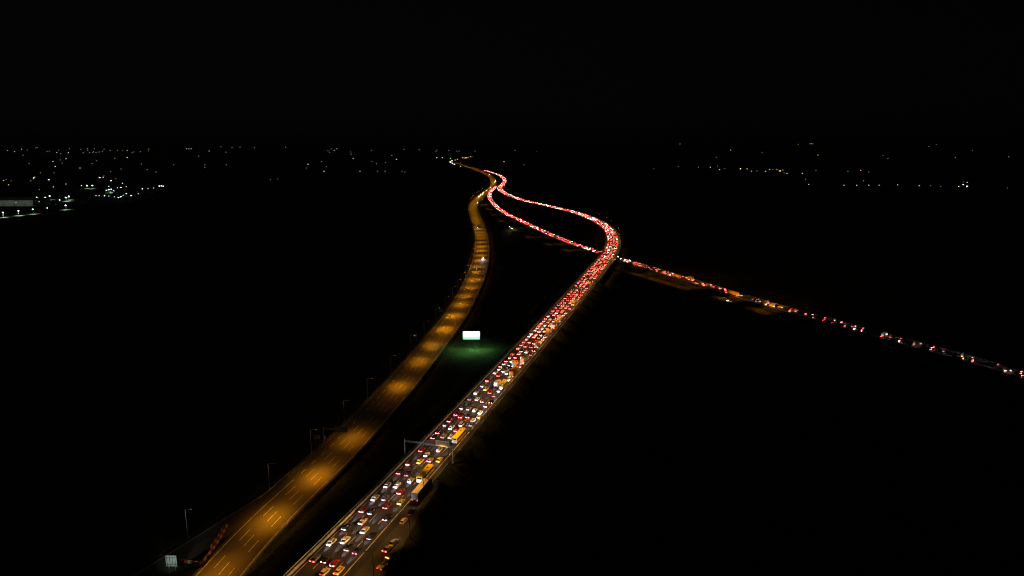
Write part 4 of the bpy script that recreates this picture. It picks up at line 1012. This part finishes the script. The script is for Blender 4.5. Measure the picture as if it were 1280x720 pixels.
horl = [(28.7,194,0),(71,190.6,1),(76,192,0),(69,208,1),(100,210,1),(177,205,0),(184,212,0),(195,215,0),(36.5,204,0),(104,191,0),(112,191,0),(116,190.5,0),(120,190.5,0),(124,190,0),(128,189.5,0),(147,188,0),(159,188,1),(186,186,0),(233,186,1),(236,186,1),(239,186,1),(276,183.4,0),(290,184.7,0),(357,184,0),(414,186,0),(421,186,1),
        (217,206,0),(256,206,0),(283,206,0),(383,210,0),(405,214,1),(402,202,0),(450,214,1),(465,202,0),(470.5,204.7,0),(472,214,0),(482,203,0),(481.5,214,0),(495.6,199,1),(502.5,214,0),(506,215,0),(338,224.6,0),(347,223.6,0),(505,186.5,0),(524,187,0),(546,187.5,0),(300,184,0),(318,184.5,0)]
for x, y, l_ in horl: mast(x, y, l_, 'n', "faint white lamp on the dark plain left of the motorway", "faint lamps on the plain left of the motorway")
town = [(546,197,1,'n'),(553,197,1,'n'),(561,188,0,'n'),(571,189,0,'n'),(574,189,0,'n'),(594,189,0,'n'),(563,202.4,3,'y'),(565,201,2,'y'),(565.5,204,2,'n'),(568,205.3,2,'y'),(569,200,1,'g'),(563,198,1,'g'),(572,199,1,'o'),(578,197,1,'o'),(580,197.5,1,'o'),(582.5,197.3,2,'o'),(585,196.5,1,'o'),(588,195.7,1,'o'),(590,196,0,'o'),(575.6,207.8,1,'n'),(582,208.4,0,'n'),(603,214,0,'n')]
for x, y, l_, c in town: mast(x, y, l_, c, "lamp in the small lit town where the motorway vanishes", "lamps of the town at the motorway's end")
rgt = [(644,188,0,'n'),(671,189.4,0,'n'),(630,202,1,'n'),(655,206,0,'n'),(1012,179.8,0,'n'),(1014,179.6,1,'n'),(1016,179.8,0,'n'),(873,209,0,'n'),(888,209,1,'n'),(897,207.5,0,'n'),(906,210.5,0,'n'),(925.6,211,2,'o'),(934,211,1,'y'),(946,213.6,0,'n'),(957,214,1,'n'),(962,211.5,1,'y'),(966,212,0,'o'),(971,211.5,1,'o'),(975,213.7,2,'y'),(978.5,212.5,1,'y'),(980,216,0,'n'),(983.7,216.7,1,'y'),
       (1003,216.7,1,'n'),(1011,230.5,1,'y'),(1007,224,0,'n'),(1020,213,0,'n'),(1060,214,0,'n'),(1055,231.5,1,'n'),(1071,231.5,1,'n'),(1079.6,226,0,'n'),(1086,231.5,1,'n'),(1099,231.5,1,'y'),(1122,231,1,'n'),(1149,232,1,'n'),(1163,232,0,'n'),(1176,233,0,'n'),(1198.5,233,1,'n'),(1204,230.8,2,'y'),(1209,233,3,'y'),(1209,228,1,'g'),(1204,227.5,0,'g'),(1259,235,0,'n'),(1261,196,0,'n'),(1110,198,0,'n'),(1161,183,0,'n'),(1086,215,0,'n'),(850,180,0,'n')]
for x, y, l_, c in rgt: mast(x, y, l_, c, "faint pale lamp on the dark plain beyond the jammed loop" , "faint lamps on the plain beyond the loop")
rr = random.Random(5)
for k in range(55):
    x = rr.choice([rr.gauss(140, 26), rr.uniform(0, 240), rr.uniform(0, 120), rr.uniform(240, 560)]); y = rr.choice([rr.gauss(188, 2), rr.uniform(190, 240) if x < 215 else rr.uniform(186, 214), rr.gauss(188, 2)])
    mast(x, y, rr.choice((0, 0, 0, 1)), rr.choice('nnwy'), "faint white lamp on the dark plain left of the motorway", "faint lamps on the plain left of the motorway")
for k in range(14):
    x = rr.choice([rr.gauss(950, 45), rr.uniform(650, 1275), rr.uniform(840, 1275)]); y = rr.choice([rr.uniform(180, 200), rr.gauss(212, 3), rr.uniform(183, 216)])
    mast(x, y, rr.choice((0, 0, 0, 1)), rr.choice('nnoy'), "faint pale lamp on the dark plain beyond the jammed loop", "faint lamps on the plain beyond the loop")
# the long pale shed
sp = at(15, 257.5, 0); SH = empty("industrial_shed", (sp.x - 40, sp.y, 0)); wS, dS, hS = 175.0, 60.0, 13.0
m_ = MB(); m_.box((0, dS / 2, hS / 2 - .5), (wS, dS, hS)); m_.build("wall", M['shed'], SH)
m_ = MB(); m_.add([(-wS / 2 - 1, -1, hS + .1), (wS / 2 + 1, -1, hS + .1), (wS / 2 + 1, dS / 2, hS + 4), (-wS / 2 - 1, dS / 2, hS + 4), (wS / 2 + 1, dS + 1, hS + .1), (-wS / 2 - 1, dS + 1, hS + .1)], [(0, 1, 2, 3), (3, 2, 4, 5), (0, 3, 5), (1, 4, 2), (0, 5, 4, 1)]); m_.build("roof", M['shed_roof'], SH)
for k in range(7): m_ = MB(); m_.box((-70 + k * 23, -.1, 2.6), (5, .3, 5.4)); m_.build("loading_door", M['sign_back'], SH)
tag(SH, "long pale industrial shed lit by white floodlights", "shed")
for k in range(5):
    l = bpy.data.lights.new("yard_light", 'SPOT'); l.energy = 2600; l.color = (.85, 1.0, .88); l.spot_size = R(130); l.spot_blend = 1.0; l.shadow_soft_size = .6
    o = bpy.data.objects.new("yard_light", l); COL.objects.link(o); o.parent = SH; o.location = (-70 + k * 36, -26, 13); o.rotation_euler = (R(62), 0, 0)

bpy.context.view_layer.update()
for o in list(bpy.data.objects):
    if o.name.startswith(("street_lamp",)) and not o.get("label"): tag(o, "street lamp standing beside the road", "street lamp")
print("vehicles", len(allv), "individual", len(indiv), "far", len(rest), "objects", len(bpy.data.objects))
